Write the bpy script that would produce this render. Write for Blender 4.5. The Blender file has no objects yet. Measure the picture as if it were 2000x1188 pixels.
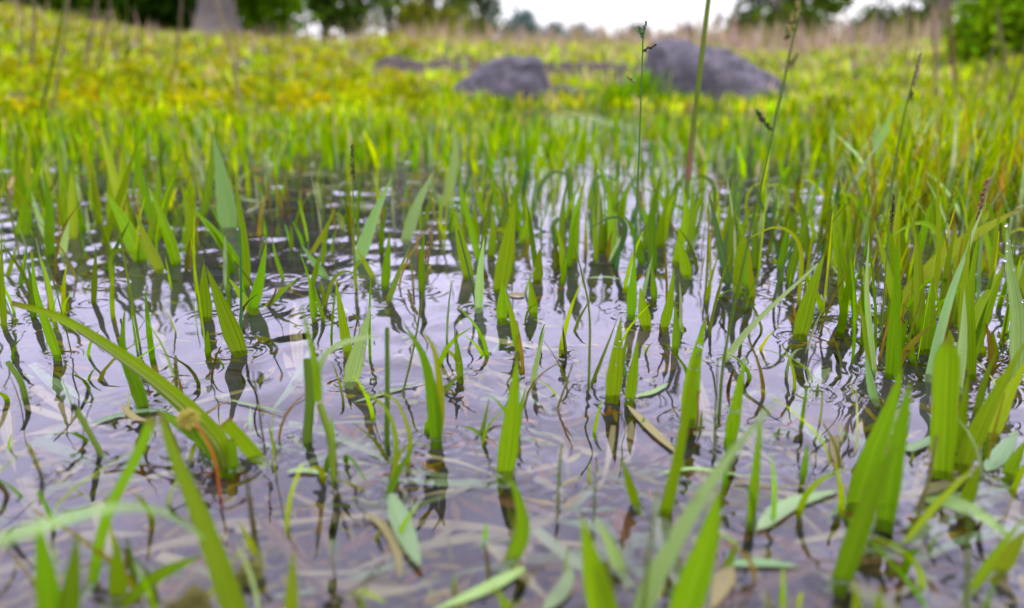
import bpy, math, random
import numpy as np
from mathutils import Vector, noise
random.seed(11); rng = np.random.default_rng(5)
sc = bpy.context.scene
COL = sc.collection
R = math.radians
# ------------------------------------------------------------------ camera
H = 0.22; PITCH = R(18.6); FPX = 1482.0
cam = bpy.data.cameras.new('camera'); camo = bpy.data.objects.new('camera', cam); COL.objects.link(camo)
camo.location = (0, 0, H); camo.rotation_euler = (math.pi/2 - PITCH, 0, 0)
cam.sensor_width = 36; cam.lens = 36*FPX/2000; cam.clip_start = 0.01; cam.clip_end = 2000
cam.dof.use_dof = True; cam.dof.focus_distance = 0.58; cam.dof.aperture_fstop = 3.7
sc.camera = camo
sc.render.resolution_x = 1024; sc.render.resolution_y = 608
# ------------------------------------------------------------------ world: overcast sky over a pale clear one
SUN_EL, SUN_AZ = R(52), R(150)
w = bpy.data.worlds.new('World'); sc.world = w; w.use_nodes = True
nt = w.node_tree; nt.nodes.clear()
def N(t, typ, **kw):
    n = t.nodes.new(typ)
    for k, v in kw.items(): setattr(n, k, v)
    return n
sky = N(nt, 'ShaderNodeTexSky', sky_type='NISHITA', sun_disc=False, sun_elevation=SUN_EL, sun_rotation=SUN_AZ)
bgs = N(nt, 'ShaderNodeBackground'); nt.links.new(sky.outputs[0], bgs.inputs[0]); bgs.inputs[1].default_value = 0.10
tc = N(nt, 'ShaderNodeTexCoord'); sep = N(nt, 'ShaderNodeSeparateXYZ'); nt.links.new(tc.outputs['Generated'], sep.inputs[0])
ramp = N(nt, 'ShaderNodeValToRGB'); nt.links.new(sep.outputs[2], ramp.inputs[0])
e = ramp.color_ramp.elements
e[0].position = 0.0; e[1].position = 1.0
for i, (p, c, tn) in enumerate([(0, .37, (1.02,.97,1.04)), (1, 1.22, (.97,.90,1.22)), (.14, .44, (.97,.95,1.14)), (.20, .55, (.96,.93,1.20)), (.27, .93, (.95,.90,1.26)), (.33, 1.18, (.95,.89,1.28)), (.42, 1.32, (.96,.89,1.28)), (.62, 1.32, (.97,.89,1.25))]):
    q = e[i] if i < 2 else e.new(p)
    q.color = (c*tn[0]/1.4, c*tn[1]/1.4, c*tn[2]/1.4, 1)
mp = N(nt, 'ShaderNodeMapping'); mp.inputs['Scale'].default_value = (2, 2, 6); nt.links.new(tc.outputs['Generated'], mp.inputs[0])
nz = N(nt, 'ShaderNodeTexNoise'); nz.inputs['Scale'].default_value = 1.6; nz.inputs['Detail'].default_value = 4; nt.links.new(mp.outputs[0], nz.inputs[0])
mr = N(nt, 'ShaderNodeMapRange'); mr.inputs[1].default_value = .3; mr.inputs[2].default_value = .7; mr.inputs[3].default_value = .82; mr.inputs[4].default_value = 1.15
nt.links.new(nz.outputs[0], mr.inputs[0])
mul = N(nt, 'ShaderNodeMath', operation='MULTIPLY'); nt.links.new(mr.outputs[0], mul.inputs[0]); mul.inputs[1].default_value = 1.35*1.4
bgc = N(nt, 'ShaderNodeBackground'); nt.links.new(ramp.outputs[0], bgc.inputs[0]); nt.links.new(mul.outputs[0], bgc.inputs[1])
mx = N(nt, 'ShaderNodeMixShader'); mx.inputs[0].default_value = .88
nt.links.new(bgs.outputs[0], mx.inputs[1]); nt.links.new(bgc.outputs[0], mx.inputs[2])
wo = N(nt, 'ShaderNodeOutputWorld'); nt.links.new(mx.outputs[0], wo.inputs[0])
# ------------------------------------------------------------------ sun behind thin cloud
sl = bpy.data.lights.new('sun', 'SUN'); sl.energy = 1.4; sl.angle = R(14); sl.color = (1, .95, .86)
so = bpy.data.objects.new('sun', sl); COL.objects.link(so)
sd = Vector((math.sin(SUN_AZ)*math.cos(SUN_EL), math.cos(SUN_AZ)*math.cos(SUN_EL), math.sin(SUN_EL)))
so.rotation_euler = sd.to_track_quat('Z', 'Y').to_euler(); so.location = (2, -2, 5)
sc.view_settings.view_transform = 'Standard'; sc.view_settings.look = 'None'
sc.view_settings.exposure = 1.55; sc.view_settings.gamma = 1
sc.cycles.max_bounces = 10; sc.cycles.transmission_bounces = 8; sc.cycles.diffuse_bounces = 4; sc.cycles.use_denoising = True
# ------------------------------------------------------------------ projection helpers (pixels of the 2000 px photograph -> world points)
cp, sp = math.cos(PITCH), math.sin(PITCH)
def ray(px, py):
    u = (px-1000)/FPX; v = (594-py)/FPX
    return Vector((u, cp+v*sp, -sp+v*cp))
def onz(px, py, z=0.0):
    d = ray(px, py); return Vector((0, 0, H)) + d*((z-H)/d.z)
def onlean(px, py, B, lean):
    d = ray(px, py); t = (B.y - lean*B.z + lean*H)/(d.y - lean*d.z)
    return Vector((0, 0, H)) + d*t
def aty(px, py, Y):
    d = ray(px, py); return Vector((0, 0, H)) + d*(Y/d.y)
def depth(P): return P.y*cp + (H-P.z)*sp
# ------------------------------------------------------------------ materials
def lin(r, g, b):
    f = lambda c: (c/255/12.92 if c/255 <= .04045 else ((c/255+.055)/1.055)**2.4)
    return (f(r), f(g), f(b), 1)
def newmat(name):
    m = bpy.data.materials.new(name); m.use_nodes = True; m.node_tree.nodes.clear(); return m, m.node_tree
def leafmat(name, c1, c2, tip=None, trans=.4, rough=.5, tcol=None, spots=.5, spec=.05, wet=0):
    m, t = newmat(name); L = t.links.new
    uv = N(t, 'ShaderNodeUVMap'); oi = N(t, 'ShaderNodeObjectInfo')
    mp = N(t, 'ShaderNodeMapping'); mp.inputs['Scale'].default_value = (26, .5, 1); L(uv.outputs[0], mp.inputs[0])
    ad = N(t, 'ShaderNodeVectorMath', operation='ADD'); L(mp.outputs[0], ad.inputs[0]); L(oi.outputs['Random'], ad.inputs[1])
    n1 = N(t, 'ShaderNodeTexNoise'); n1.inputs['Scale'].default_value = 1; n1.inputs['Detail'].default_value = 3; L(ad.outputs[0], n1.inputs[0])
    r1 = N(t, 'ShaderNodeMapRange'); r1.inputs[1].default_value = .40; r1.inputs[2].default_value = .60; L(n1.outputs[0], r1.inputs[0])
    mc = N(t, 'ShaderNodeMix', data_type='RGBA'); L(r1.outputs[0], mc.inputs[0]); mc.inputs[6].default_value = c1; mc.inputs[7].default_value = c2
    sx = N(t, 'ShaderNodeSeparateXYZ'); L(uv.outputs[0], sx.inputs[0])
    cur = mc.outputs[2]
    # blotches
    mp2 = N(t, 'ShaderNodeMapping'); mp2.inputs['Scale'].default_value = (2.5, 7, 1); L(uv.outputs[0], mp2.inputs[0])
    ad2 = N(t, 'ShaderNodeVectorMath', operation='ADD'); L(mp2.outputs[0], ad2.inputs[0]); L(oi.outputs['Random'], ad2.inputs[1])
    n2 = N(t, 'ShaderNodeTexNoise'); n2.inputs['Scale'].default_value = 1.3; n2.inputs['Detail'].default_value = 5; L(ad2.outputs[0], n2.inputs[0])
    r2 = N(t, 'ShaderNodeMapRange'); r2.inputs[1].default_value = .62; r2.inputs[2].default_value = .74; r2.inputs[4].default_value = spots; L(n2.outputs[0], r2.inputs[0])
    mb = N(t, 'ShaderNodeMix', data_type='RGBA'); L(r2.outputs[0], mb.inputs[0]); L(cur, mb.inputs[6]); mb.inputs[7].default_value = (.07, .06, .008, 1)
    cur = mb.outputs[2]
    if tip:
        r3 = N(t, 'ShaderNodeMapRange'); r3.inputs[1].default_value = .90; r3.inputs[2].default_value = 1.0; L(sx.outputs[1], r3.inputs[0])
        mt = N(t, 'ShaderNodeMix', data_type='RGBA'); L(r3.outputs[0], mt.inputs[0]); L(cur, mt.inputs[6]); mt.inputs[7].default_value = tip
        cur = mt.outputs[2]
    # yellowed, browned margins here and there
    ab = N(t, 'ShaderNodeMath', operation='SUBTRACT'); L(sx.outputs[0], ab.inputs[0]); ab.inputs[1].default_value = .5
    ab2 = N(t, 'ShaderNodeMath', operation='ABSOLUTE'); L(ab.outputs[0], ab2.inputs[0])
    ab3 = N(t, 'ShaderNodeMath', operation='MULTIPLY_ADD'); L(n2.outputs[0], ab3.inputs[0]); ab3.inputs[1].default_value = .55; L(ab2.outputs[0], ab3.inputs[2])
    r4 = N(t, 'ShaderNodeMapRange'); r4.inputs[1].default_value = .74; r4.inputs[2].default_value = .84; r4.inputs[4].default_value = .8; L(ab3.outputs[0], r4.inputs[0])
    me_ = N(t, 'ShaderNodeMix', data_type='RGBA'); L(r4.outputs[0], me_.inputs[0]); L(cur, me_.inputs[6]); me_.inputs[7].default_value = (.12, .085, .02, 1); cur = me_.outputs[2]
    # paler midrib
    r5 = N(t, 'ShaderNodeMapRange'); r5.inputs[1].default_value = .05; r5.inputs[2].default_value = .0; r5.inputs[4].default_value = .3; L(ab2.outputs[0], r5.inputs[0])
    mm = N(t, 'ShaderNodeMix', data_type='RGBA'); L(r5.outputs[0], mm.inputs[0]); L(cur, mm.inputs[6]); mm.inputs[7].default_value = (.17, .22, .02, 1); cur = mm.outputs[2]
    hs = N(t, 'ShaderNodeHueSaturation'); L(cur, hs.inputs['Color'])
    rh = N(t, 'ShaderNodeMapRange'); rh.inputs[3].default_value = .482; rh.inputs[4].default_value = .518; L(oi.outputs['Random'], rh.inputs[0]); L(rh.outputs[0], hs.inputs['Hue'])
    m7 = N(t, 'ShaderNodeMath', operation='MULTIPLY'); L(oi.outputs['Random'], m7.inputs[0]); m7.inputs[1].default_value = 7.31
    fr = N(t, 'ShaderNodeMath', operation='FRACT'); L(m7.outputs[0], fr.inputs[0])
    rv = N(t, 'ShaderNodeMapRange'); rv.inputs[3].default_value = .72; rv.inputs[4].default_value = 1.18; L(fr.outputs[0], rv.inputs[0]); L(rv.outputs[0], hs.inputs['Value'])
    cur = hs.outputs[0]
    b = N(t, 'ShaderNodeBsdfPrincipled'); L(cur, b.inputs['Base Color']); b.inputs['Roughness'].default_value = rough
    b.inputs['Specular IOR Level'].default_value = spec
    bu = N(t, 'ShaderNodeBump'); bu.inputs['Strength'].default_value = .35; bu.inputs['Distance'].default_value = .0006; L(n1.outputs[0], bu.inputs['Height']); L(bu.outputs[0], b.inputs['Normal'])
    tr = N(t, 'ShaderNodeBsdfTranslucent')
    hs2 = N(t, 'ShaderNodeHueSaturation'); hs2.inputs['Saturation'].default_value = 1.05; hs2.inputs['Value'].default_value = 1.25; L(cur, hs2.inputs['Color']); L(hs2.outputs[0], tr.inputs[0])
    mxs = N(t, 'ShaderNodeMixShader'); mxs.inputs[0].default_value = trans; L(b.outputs[0], mxs.inputs[1]); L(tr.outputs[0], mxs.inputs[2])
    o = N(t, 'ShaderNodeOutputMaterial'); L(mxs.outputs[0], o.inputs[0])
    return m
M = {
 'g': leafmat('leaf_green', (0.0940,0.1692,0.0028,1), (0.0564,0.1222,0.0019,1), tip=(0.0752,0.0658,0.0094,1)),
 'd': leafmat('leaf_dark_green', (.055,.105,.002,1), (.034,.07,.0015,1), trans=.25),
 'p': leafmat('leaf_pale_mint_glare', (.15,.235,.065,1), (.10,.185,.035,1), trans=.3, rough=.35, spots=.25, spec=.3),  # mint leaf colour with a waxy bluish glare painted in
 'y': leafmat('leaf_yellow_green', (0.1428,0.1848,0.0084,1), (0.1008,0.1512,0.0042,1), tip=(0.1050,0.0672,0.0168,1)),
 't': leafmat('leaf_dead_cream', (.15,.135,.06,1), (.095,.08,.035,1), trans=.25, rough=.5),
 'w': leafmat('leaf_bleached', (.13,.20,.085,1), (.075,.135,.045,1), trans=.25, rough=.4, spots=.7, spec=.2, tip=(.08,.07,.03,1)),
 'r': leafmat('leaf_dead_rust', (0.1428,0.0798,0.0420,1), (0.0924,0.0504,0.0252,1), trans=.15, rough=.6),
 'b': leafmat('stem_brown', (0.0520,0.0340,0.0160,1), (0.0280,0.0200,0.0080,1), trans=.0, rough=.6),
 's': leafmat('stem_olive', (0.0650,0.1050,0.0100,1), (0.0400,0.0750,0.0060,1), trans=.1, rough=.4),
 'l': leafmat('stem_bluish_green', (.035,.09,.02,1), (.022,.06,.012,1), trans=.15),
 'o': leafmat('stalk_orange', (0.2100,0.0600,0.0075,1), (0.1250,0.0500,0.0100,1), trans=.1, rough=.4),
 'h': leafmat('seed_olive', (0.1100,0.1100,0.0250,1), (0.0600,0.0600,0.0150,1), trans=.1, rough=.6),
 'k': leafmat('seed_dark', (0.0280,0.0240,0.0120,1), (0.0160,0.0140,0.0080,1), trans=.0, rough=.6),
 'f': leafmat('flower_yellow', (0.2250,0.2070,0.0360,1), (0.1620,0.1530,0.0225,1), trans=.2, rough=.6),
 'T': leafmat('drowned_cream', (.13,.125,.06,1), (.07,.06,.028,1), trans=0, spec=0, spots=.8),
 'R': leafmat('drowned_rust', (.068,.038,.016,1), (.035,.018,.008,1), trans=0, spec=0, spots=.8),
 'W': leafmat('drowned_green', (.085,.12,.055,1), (.05,.075,.03,1), trans=0, spec=0, spots=.8),
 'c': leafmat('dry_straw', (0.1764,0.1386,0.0840,1), (0.1260,0.0924,0.0546,1), trans=.2, rough=.6),
}
def attrmat(name, trans=.4, rough=.55):
    m, t = newmat(name); L = t.links.new
    at = N(t, 'ShaderNodeAttribute', attribute_name='tint')
    ge = N(t, 'ShaderNodeNewGeometry'); nz = N(t, 'ShaderNodeTexNoise'); nz.inputs['Scale'].default_value = 60; L(ge.outputs['Position'], nz.inputs[0])
    rv = N(t, 'ShaderNodeMapRange'); rv.inputs[1].default_value = .3; rv.inputs[2].default_value = .7; rv.inputs[3].default_value = .75; rv.inputs[4].default_value = 1.2; L(nz.outputs[0], rv.inputs[0])
    hs = N(t, 'ShaderNodeHueSaturation'); L(at.outputs[0], hs.inputs['Color']); L(rv.outputs[0], hs.inputs['Value'])
    b = N(t, 'ShaderNodeBsdfPrincipled'); L(hs.outputs[0], b.inputs['Base Color']); b.inputs['Roughness'].default_value = rough; b.inputs['Specular IOR Level'].default_value = .0
    tr = N(t, 'ShaderNodeBsdfTranslucent'); L(hs.outputs[0], tr.inputs[0])
    mx = N(t, 'ShaderNodeMixShader'); mx.inputs[0].default_value = trans; L(b.outputs[0], mx.inputs[1]); L(tr.outputs[0], mx.inputs[2])
    o = N(t, 'ShaderNodeOutputMaterial'); L(mx.outputs[0], o.inputs[0]); return m
M['mass'] = attrmat('grass_mass'); M['crown'] = attrmat('tree_leaves', .25, .5)
def noisemat(name, cols, scale=8, rough=.85, bump=.3, dist=.01, detail=8, coord='Object', rv=None):
    m, t = newmat(name); L = t.links.new
    tc = N(t, 'ShaderNodeTexCoord'); n = N(t, 'ShaderNodeTexNoise'); n.inputs['Scale'].default_value = scale; n.inputs['Detail'].default_value = detail; n.inputs['Roughness'].default_value = .65
    L(tc.outputs[coord], n.inputs[0])
    r = N(t, 'ShaderNodeValToRGB'); L(n.outputs[0], r.inputs[0]); el = r.color_ramp.elements
    for i, (p, c) in enumerate(cols):
        q = el[i] if i < 2 else el.new(p)
        q.position = p; q.color = (*c, 1)
    b = N(t, 'ShaderNodeBsdfPrincipled'); L(r.outputs[0], b.inputs['Base Color']); b.inputs['Roughness'].default_value = rough
    n2 = N(t, 'ShaderNodeTexNoise'); n2.inputs['Scale'].default_value = scale*4; n2.inputs['Detail'].default_value = 6; L(tc.outputs[coord], n2.inputs[0])
    bu = N(t, 'ShaderNodeBump'); bu.inputs['Strength'].default_value = bump; bu.inputs['Distance'].default_value = dist; L(n2.outputs[0], bu.inputs['Height']); L(bu.outputs[0], b.inputs['Normal'])
    o = N(t, 'ShaderNodeOutputMaterial'); L(b.outputs[0], o.inputs[0]); return m
M['rock'] = noisemat('rock_purple_grey', [(.40,(.005,.0045,.0055)),(.64,(.042,.036,.040)),(.5,(.013,.0115,.014))], 16, .8, .9, .02)
M['rock2'] = noisemat('rock_brownish', [(.3,(0.0480,0.0384,0.0384)),(.7,(0.1248,0.1008,0.0960)),(.5,(0.0864,0.0672,0.0720))], 6, .8, .6, .02)
M['bark'] = noisemat('bark_grey', [(.3,(0.0624,0.0528,0.0432)),(.7,(0.1728,0.1536,0.1296)),(.5,(0.1152,0.1008,0.0816))], 3, .9, .6, .03)
M['bark2'] = noisemat('bark_brown', [(.3,(0.0240,0.0168,0.0120)),(.7,(0.0960,0.0720,0.0528)),(.5,(0.0528,0.0384,0.0288))], 4, .9, .6, .03)
def water_mat():
    m, t = newmat('water'); L = t.links.new
    b = N(t, 'ShaderNodeBsdfPrincipled'); b.inputs['Base Color'].default_value = (.97, .97, .98, 1); b.inputs['Roughness'].default_value = 0.0
    b.inputs['IOR'].default_value = 1.333; b.inputs['Transmission Weight'].default_value = 1
    ge = N(t, 'ShaderNodeNewGeometry')
    n = N(t, 'ShaderNodeTexNoise'); n.inputs['Scale'].default_value = 26; n.inputs['Detail'].default_value = 0.5; L(ge.outputs['Position'], n.inputs[0])
    bu = N(t, 'ShaderNodeBump'); bu.inputs['Strength'].default_value = .06; bu.inputs['Distance'].default_value = .004; L(n.outputs[0], bu.inputs['Height']); L(bu.outputs[0], b.inputs['Normal'])
    o = N(t, 'ShaderNodeOutputMaterial'); L(b.outputs[0], o.inputs[0]); return m
M['water'] = water_mat()
def ground_mat():
    m, t = newmat('mud'); L = t.links.new
    ge = N(t, 'ShaderNodeNewGeometry'); sx = N(t, 'ShaderNodeSeparateXYZ'); L(ge.outputs['Position'], sx.inputs[0])
    n = N(t, 'ShaderNodeTexNoise'); n.inputs['Scale'].default_value = 9; n.inputs['Detail'].default_value = 9; n.inputs['Roughness'].default_value = .7; L(ge.outputs['Position'], n.inputs[0])
    bed = N(t, 'ShaderNodeValToRGB'); L(n.outputs[0], bed.inputs[0]); el = bed.color_ramp.elements
    el[0].position = .32; el[0].color = (.0015, .0012, .0012, 1); el[1].position = .68; el[1].color = (.045, .028, .020, 1); q = el.new(.52); q.color = (.004, .003, .003, 1)
    soil = N(t, 'ShaderNodeValToRGB'); L(n.outputs[0], soil.inputs[0]); el = soil.color_ramp.elements
    el[0].position = .3; el[0].color = (.006, .0035, .002, 1); el[1].position = .7; el[1].color = (.028, .016, .009, 1)
    turf = N(t, 'ShaderNodeValToRGB'); L(n.outputs[0], turf.inputs[0]); el = turf.color_ramp.elements
    el[0].position = .35; el[0].color = (.05, .08, .003, 1); el[1].position = .62; el[1].color = (.12, .14, .012, 1)
    r = N(t, 'ShaderNodeMapRange'); r.inputs[1].default_value = -.02; r.inputs[2].default_value = .02; L(sx.outputs[2], r.inputs[0])
    m1 = N(t, 'ShaderNodeMix', data_type='RGBA'); L(r.outputs[0], m1.inputs[0]); L(bed.outputs[0], m1.inputs[6]); L(soil.outputs[0], m1.inputs[7])
    r2 = N(t, 'ShaderNodeMapRange'); r2.inputs[1].default_value = 5.5; r2.inputs[2].default_value = 8; L(sx.outputs[1], r2.inputs[0])
    m2 = N(t, 'ShaderNodeMix', data_type='RGBA'); L(r2.outputs[0], m2.inputs[0]); L(m1.outputs[2], m2.inputs[6]); L(turf.outputs[0], m2.inputs[7])
    b = N(t, 'ShaderNodeBsdfPrincipled'); L(m2.outputs[2], b.inputs['Base Color']); b.inputs['Roughness'].default_value = .9
    n2 = N(t, 'ShaderNodeTexNoise'); n2.inputs['Scale'].default_value = 70; n2.inputs['Detail'].default_value = 6; L(ge.outputs['Position'], n2.inputs[0])
    bu = N(t, 'ShaderNodeBump'); bu.inputs['Strength'].default_value = .6; bu.inputs['Distance'].default_value = .005; L(n2.outputs[0], bu.inputs['Height']); L(bu.outputs[0], b.inputs['Normal'])
    o = N(t, 'ShaderNodeOutputMaterial'); L(b.outputs[0], o.inputs[0]); return m
M['mud'] = ground_mat()
# ------------------------------------------------------------------ mesh helpers
def tag(o, label=None, cat=None, group=None, kind=None):
    for k, v in (('label', label), ('category', cat), ('group', group), ('kind', kind)):
        if v: o[k] = v
    return o
def link(name, me, mat, parent=None):
    if mat is not None: me.materials.append(M[mat])
    o = bpy.data.objects.new(name, me); COL.objects.link(o)
    if parent is not None: o.parent = parent
    return o
def npmesh(name, V, Fq, uv=None, col=None, smooth=True):
    """V (n,3); Fq (m,4) quads; uv (n,2) and col (n,3) per vertex"""
    me = bpy.data.meshes.new(name); V = np.asarray(V, np.float32); Fq = np.asarray(Fq, np.int32)
    me.vertices.add(len(V)); me.vertices.foreach_set('co', V.ravel())
    me.loops.add(Fq.size); me.loops.foreach_set('vertex_index', Fq.ravel())
    me.polygons.add(len(Fq)); k = Fq.shape[1]
    me.polygons.foreach_set('loop_start', np.arange(0, Fq.size, k, dtype=np.int32)); me.polygons.foreach_set('loop_total', np.full(len(Fq), k, np.int32))
    me.polygons.foreach_set('use_smooth', np.full(len(Fq), smooth))
    if uv is not None:
        l = me.uv_layers.new(name='UVMap'); l.data.foreach_set('uv', np.asarray(uv, np.float32)[Fq.ravel()].ravel())
    if col is not None:
        a = me.color_attributes.new('tint', 'FLOAT_COLOR', 'POINT'); c4 = np.ones((len(V), 4), np.float32); c4[:, :3] = col; a.data.foreach_set('color', c4.ravel())
    me.update(calc_edges=True); return me
def ribbons(name, P, W, S, cols, mat='mass'):
    """P (n,k,3) centre lines, W (n,k) half widths, S (n,3) side vectors"""
    n, k, _ = P.shape
    V = np.stack([P - S[:, None]*W[..., None], P + S[:, None]*W[..., None]], 2).reshape(-1, 3)
    b = (np.arange(n)*k*2)[:, None] + (np.arange(k-1)*2)[None]; b = b.ravel()
    Fq = np.stack([b, b+1, b+3, b+2], 1)
    me = npmesh(name, V, Fq, col=np.repeat(cols, k*2, 0), smooth=True)
    return link(name, me, mat)
def spline(P, n):
    P = [Vector(p) for p in P]
    if len(P) == 2: return [P[0].lerp(P[1], i/(n-1)) for i in range(n)]
    Q = [P[0]*2-P[1]] + P + [P[-1]*2-P[-2]]; out = []; m = len(P)-1
    for i in range(n):
        t = i/(n-1)*m; k = min(int(t), m-1); f = t-k; a, b, c, d = Q[k:k+4]
        out.append(.5*((2*b) + (c-a)*f + (2*a-5*b+4*c-d)*f*f + (3*b-a-3*c+d)*f**3))
    return out
def prof(shape, s):
    if shape == 'blade': return (.80+.20*min(1, s/.2))*max(0, 1-max(0, (s-.2)/.8)**1.35) + .012
    if shape == 'leaf': return max(.04, math.sin(math.pi*min(1, max(0, s))**.8)**.75)
    if shape == 'cut': return 1-.12*s
    if shape == 'broad': return (.8+.2*min(1, s/.3))*(1 if s < .82 else max(.02, 1-((s-.82)/.18)**1.6))
    if shape == 'thin': return 1-.75*s
    return 1
EMERGE = []      # footprints where something pierces the water: (x0, y0, x1, y1)
def ribbon_mesh(name, C, Wd, shape, flat=False, rot=0.0, fold=.22, twist=0.0, s0=0):
    n = len(C); V = []; UV = []; cam_p = Vector((0, 0, H))
    for i, c in enumerate(C):
        T = (C[min(i+1, n-1)]-C[max(i-1, 0)]).normalized(); s = i/(n-1)
        ss = (s-s0)/(1-s0) if s0 else s
        if flat: side = T.cross(Vector((0, 0, 1)))
        else: side = T.cross(cam_p-c)
        side = side.normalized() if side.length > 1e-9 else Vector((1, 0, 0)); nor = side.cross(T).normalized()
        ang = rot + twist*(s-.5); sd_ = side*math.cos(ang)+nor*math.sin(ang); nn = sd_.cross(T).normalized()
        hw = Wd*.5*prof(shape, max(0, ss))/max(.55, math.cos(ang) if not flat else 1)
        for k in range(5):
            u = k/2-1
            V.append(c + sd_*(hw*u) - nn*(fold*hw*2*(1-abs(u)))*.6); UV.append((k/4, max(0, ss)))
    Fq = [(i*5+k, i*5+k+1, (i+1)*5+k+1, (i+1)*5+k) for i in range(n-1) for k in range(4)]
    return npmesh(name, [tuple(v) for v in V], Fq, uv=UV)
def tube_mesh(name, C, r0, r1, sides=8, knots=0, flare=0):
    n = len(C); V = []; UV = []
    up = Vector((0, 1, 0))
    for i, c in enumerate(C):
        T = (C[min(i+1, n-1)]-C[max(i-1, 0)]).normalized(); a = T.cross(up)
        if a.length < 1e-4: a = T.cross(Vector((1, 0, 0)))
        a.normalize(); b = T.cross(a).normalized(); s = i/(n-1); r = r0+(r1-r0)*s
        if knots and i % knots == knots-1: r *= 1.3
        for k in range(sides):
            g = 2*math.pi*k/sides; rr = r*(1+.12*math.sin(3*g+i*.2)); V.append(tuple(c+a*(rr*math.cos(g))+b*(rr*math.sin(g)))); UV.append((k/sides, s))
    Fq = [(i*sides+k, i*sides+(k+1) % sides, (i+1)*sides+(k+1) % sides, (i+1)*sides+k) for i in range(n-1) for k in range(sides)]
    V.append(tuple(C[-1])); UV.append((.5, 1)); t = len(V)-1; L0 = (n-1)*sides
    Fq += [(L0+k, L0+(k+1) % sides, t, t) for k in range(0)]
    me = npmesh(name, V[:-1], Fq, uv=UV[:-1])
    return me
def cap(me, n, sides): pass
# ------------------------------------------------------------------ ground
def sm(t): t = np.clip(t, 0, 1); return t*t*(3-2*t)
_k = rng.normal(size=(60, 2)); _k /= np.linalg.norm(_k, axis=1)[:, None]; _ph = rng.uniform(0, 6.28, 60)
def lump(x, y, wl, n=14, o=0):
    z = 0
    for i in range(n):
        k = _k[(i+o) % 60]*(2*math.pi/wl)*(.6+.9*i/n); z = z+np.sin(k[0]*x+k[1]*y+_ph[(i+o) % 60])
    return z/math.sqrt(n)
def shore(x, y):
    u = x/np.maximum(y, .3)
    return np.interp(u, [-1.2, -.5, -.25, 0, .25, .42, .6, 1.2], [1.95, 2.15, 2.6, 3.1, 3.2, 2.7, 1.9, 1.5]) + .12*lump(x, y, .9)
def ground_z(x, y):
    x = np.asarray(x, float); y = np.asarray(y, float); u = x/np.maximum(y, .3)
    s = shore(x, y); Hc = np.interp(u, [-1, -.67, -.45, -.2, 0, .3, .5, .67, 1], [.66, .58, .31, .22, .15, .13, .22, .34, .42])
    bed = -.034 + .006*lump(x, y, .12) + .005*lump(x, y, .35, o=9)
    up = -.034*(1-sm((y-s+.7)/.9)) + Hc*.55*sm((y-s)/(7-s)) + Hc*.45*np.clip((y-s)/(7-s), 0, 1)
    edge = 4.75+.25*np.sin(x*2.3)+.1*lump(x, y, .5, o=5) - .35*sm((x-.1)/.5)
    up = up + (.07*sm((y-edge)/.05) - .055*sm((edge-y)/.8)*0)*sm((u+.21)/.06)*sm((.33-u)/.1)*(1-.6*sm((y-7)/6))
    near = sm((y-s+.9)/.5)
    z = bed*(1-near) + (up + (.01*lump(x, y, .25, o=20)+.015*lump(x, y, .8, o=30))*sm((y-s)/.6) + .004*lump(x, y, .15, o=3))*near
    far = sm((y-12)/25); z = z*(1-far) + far*(.14 + .5*sm((y-80)/300))
    return np.where(y < .1, np.minimum(z, -.03), z)
ys = np.concatenate([[-40, -10, -4, -2, -1, -.5], np.arange(-.3, 1.2, .012), np.geomspace(1.2, 9, 210), np.geomspace(9.2, 900, 60)])
ts = np.linspace(-1, 1, 241); ts = np.sign(ts)*np.abs(ts)**1.25
Yg = np.repeat(ys[:, None], len(ts), 1); hwid = .9+1.35*np.maximum(ys, 0)+np.where(ys < -.4, 30, 0)
Xg = ts[None]*hwid[:, None]
def gridmesh(name, X, Y, Z, **kw):
    n, m = X.shape; V = np.stack([X, Y, Z], -1).reshape(-1, 3); i = np.arange((n-1)*m).reshape(n-1, m)[:, :-1].ravel()
    return npmesh(name, V, np.stack([i, i+1, i+m+1, i+m], 1), **kw)
ground = link('ground', gridmesh('ground', Xg, Yg, ground_z(Xg, Yg)), 'mud'); tag(ground, kind='structure')
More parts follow.
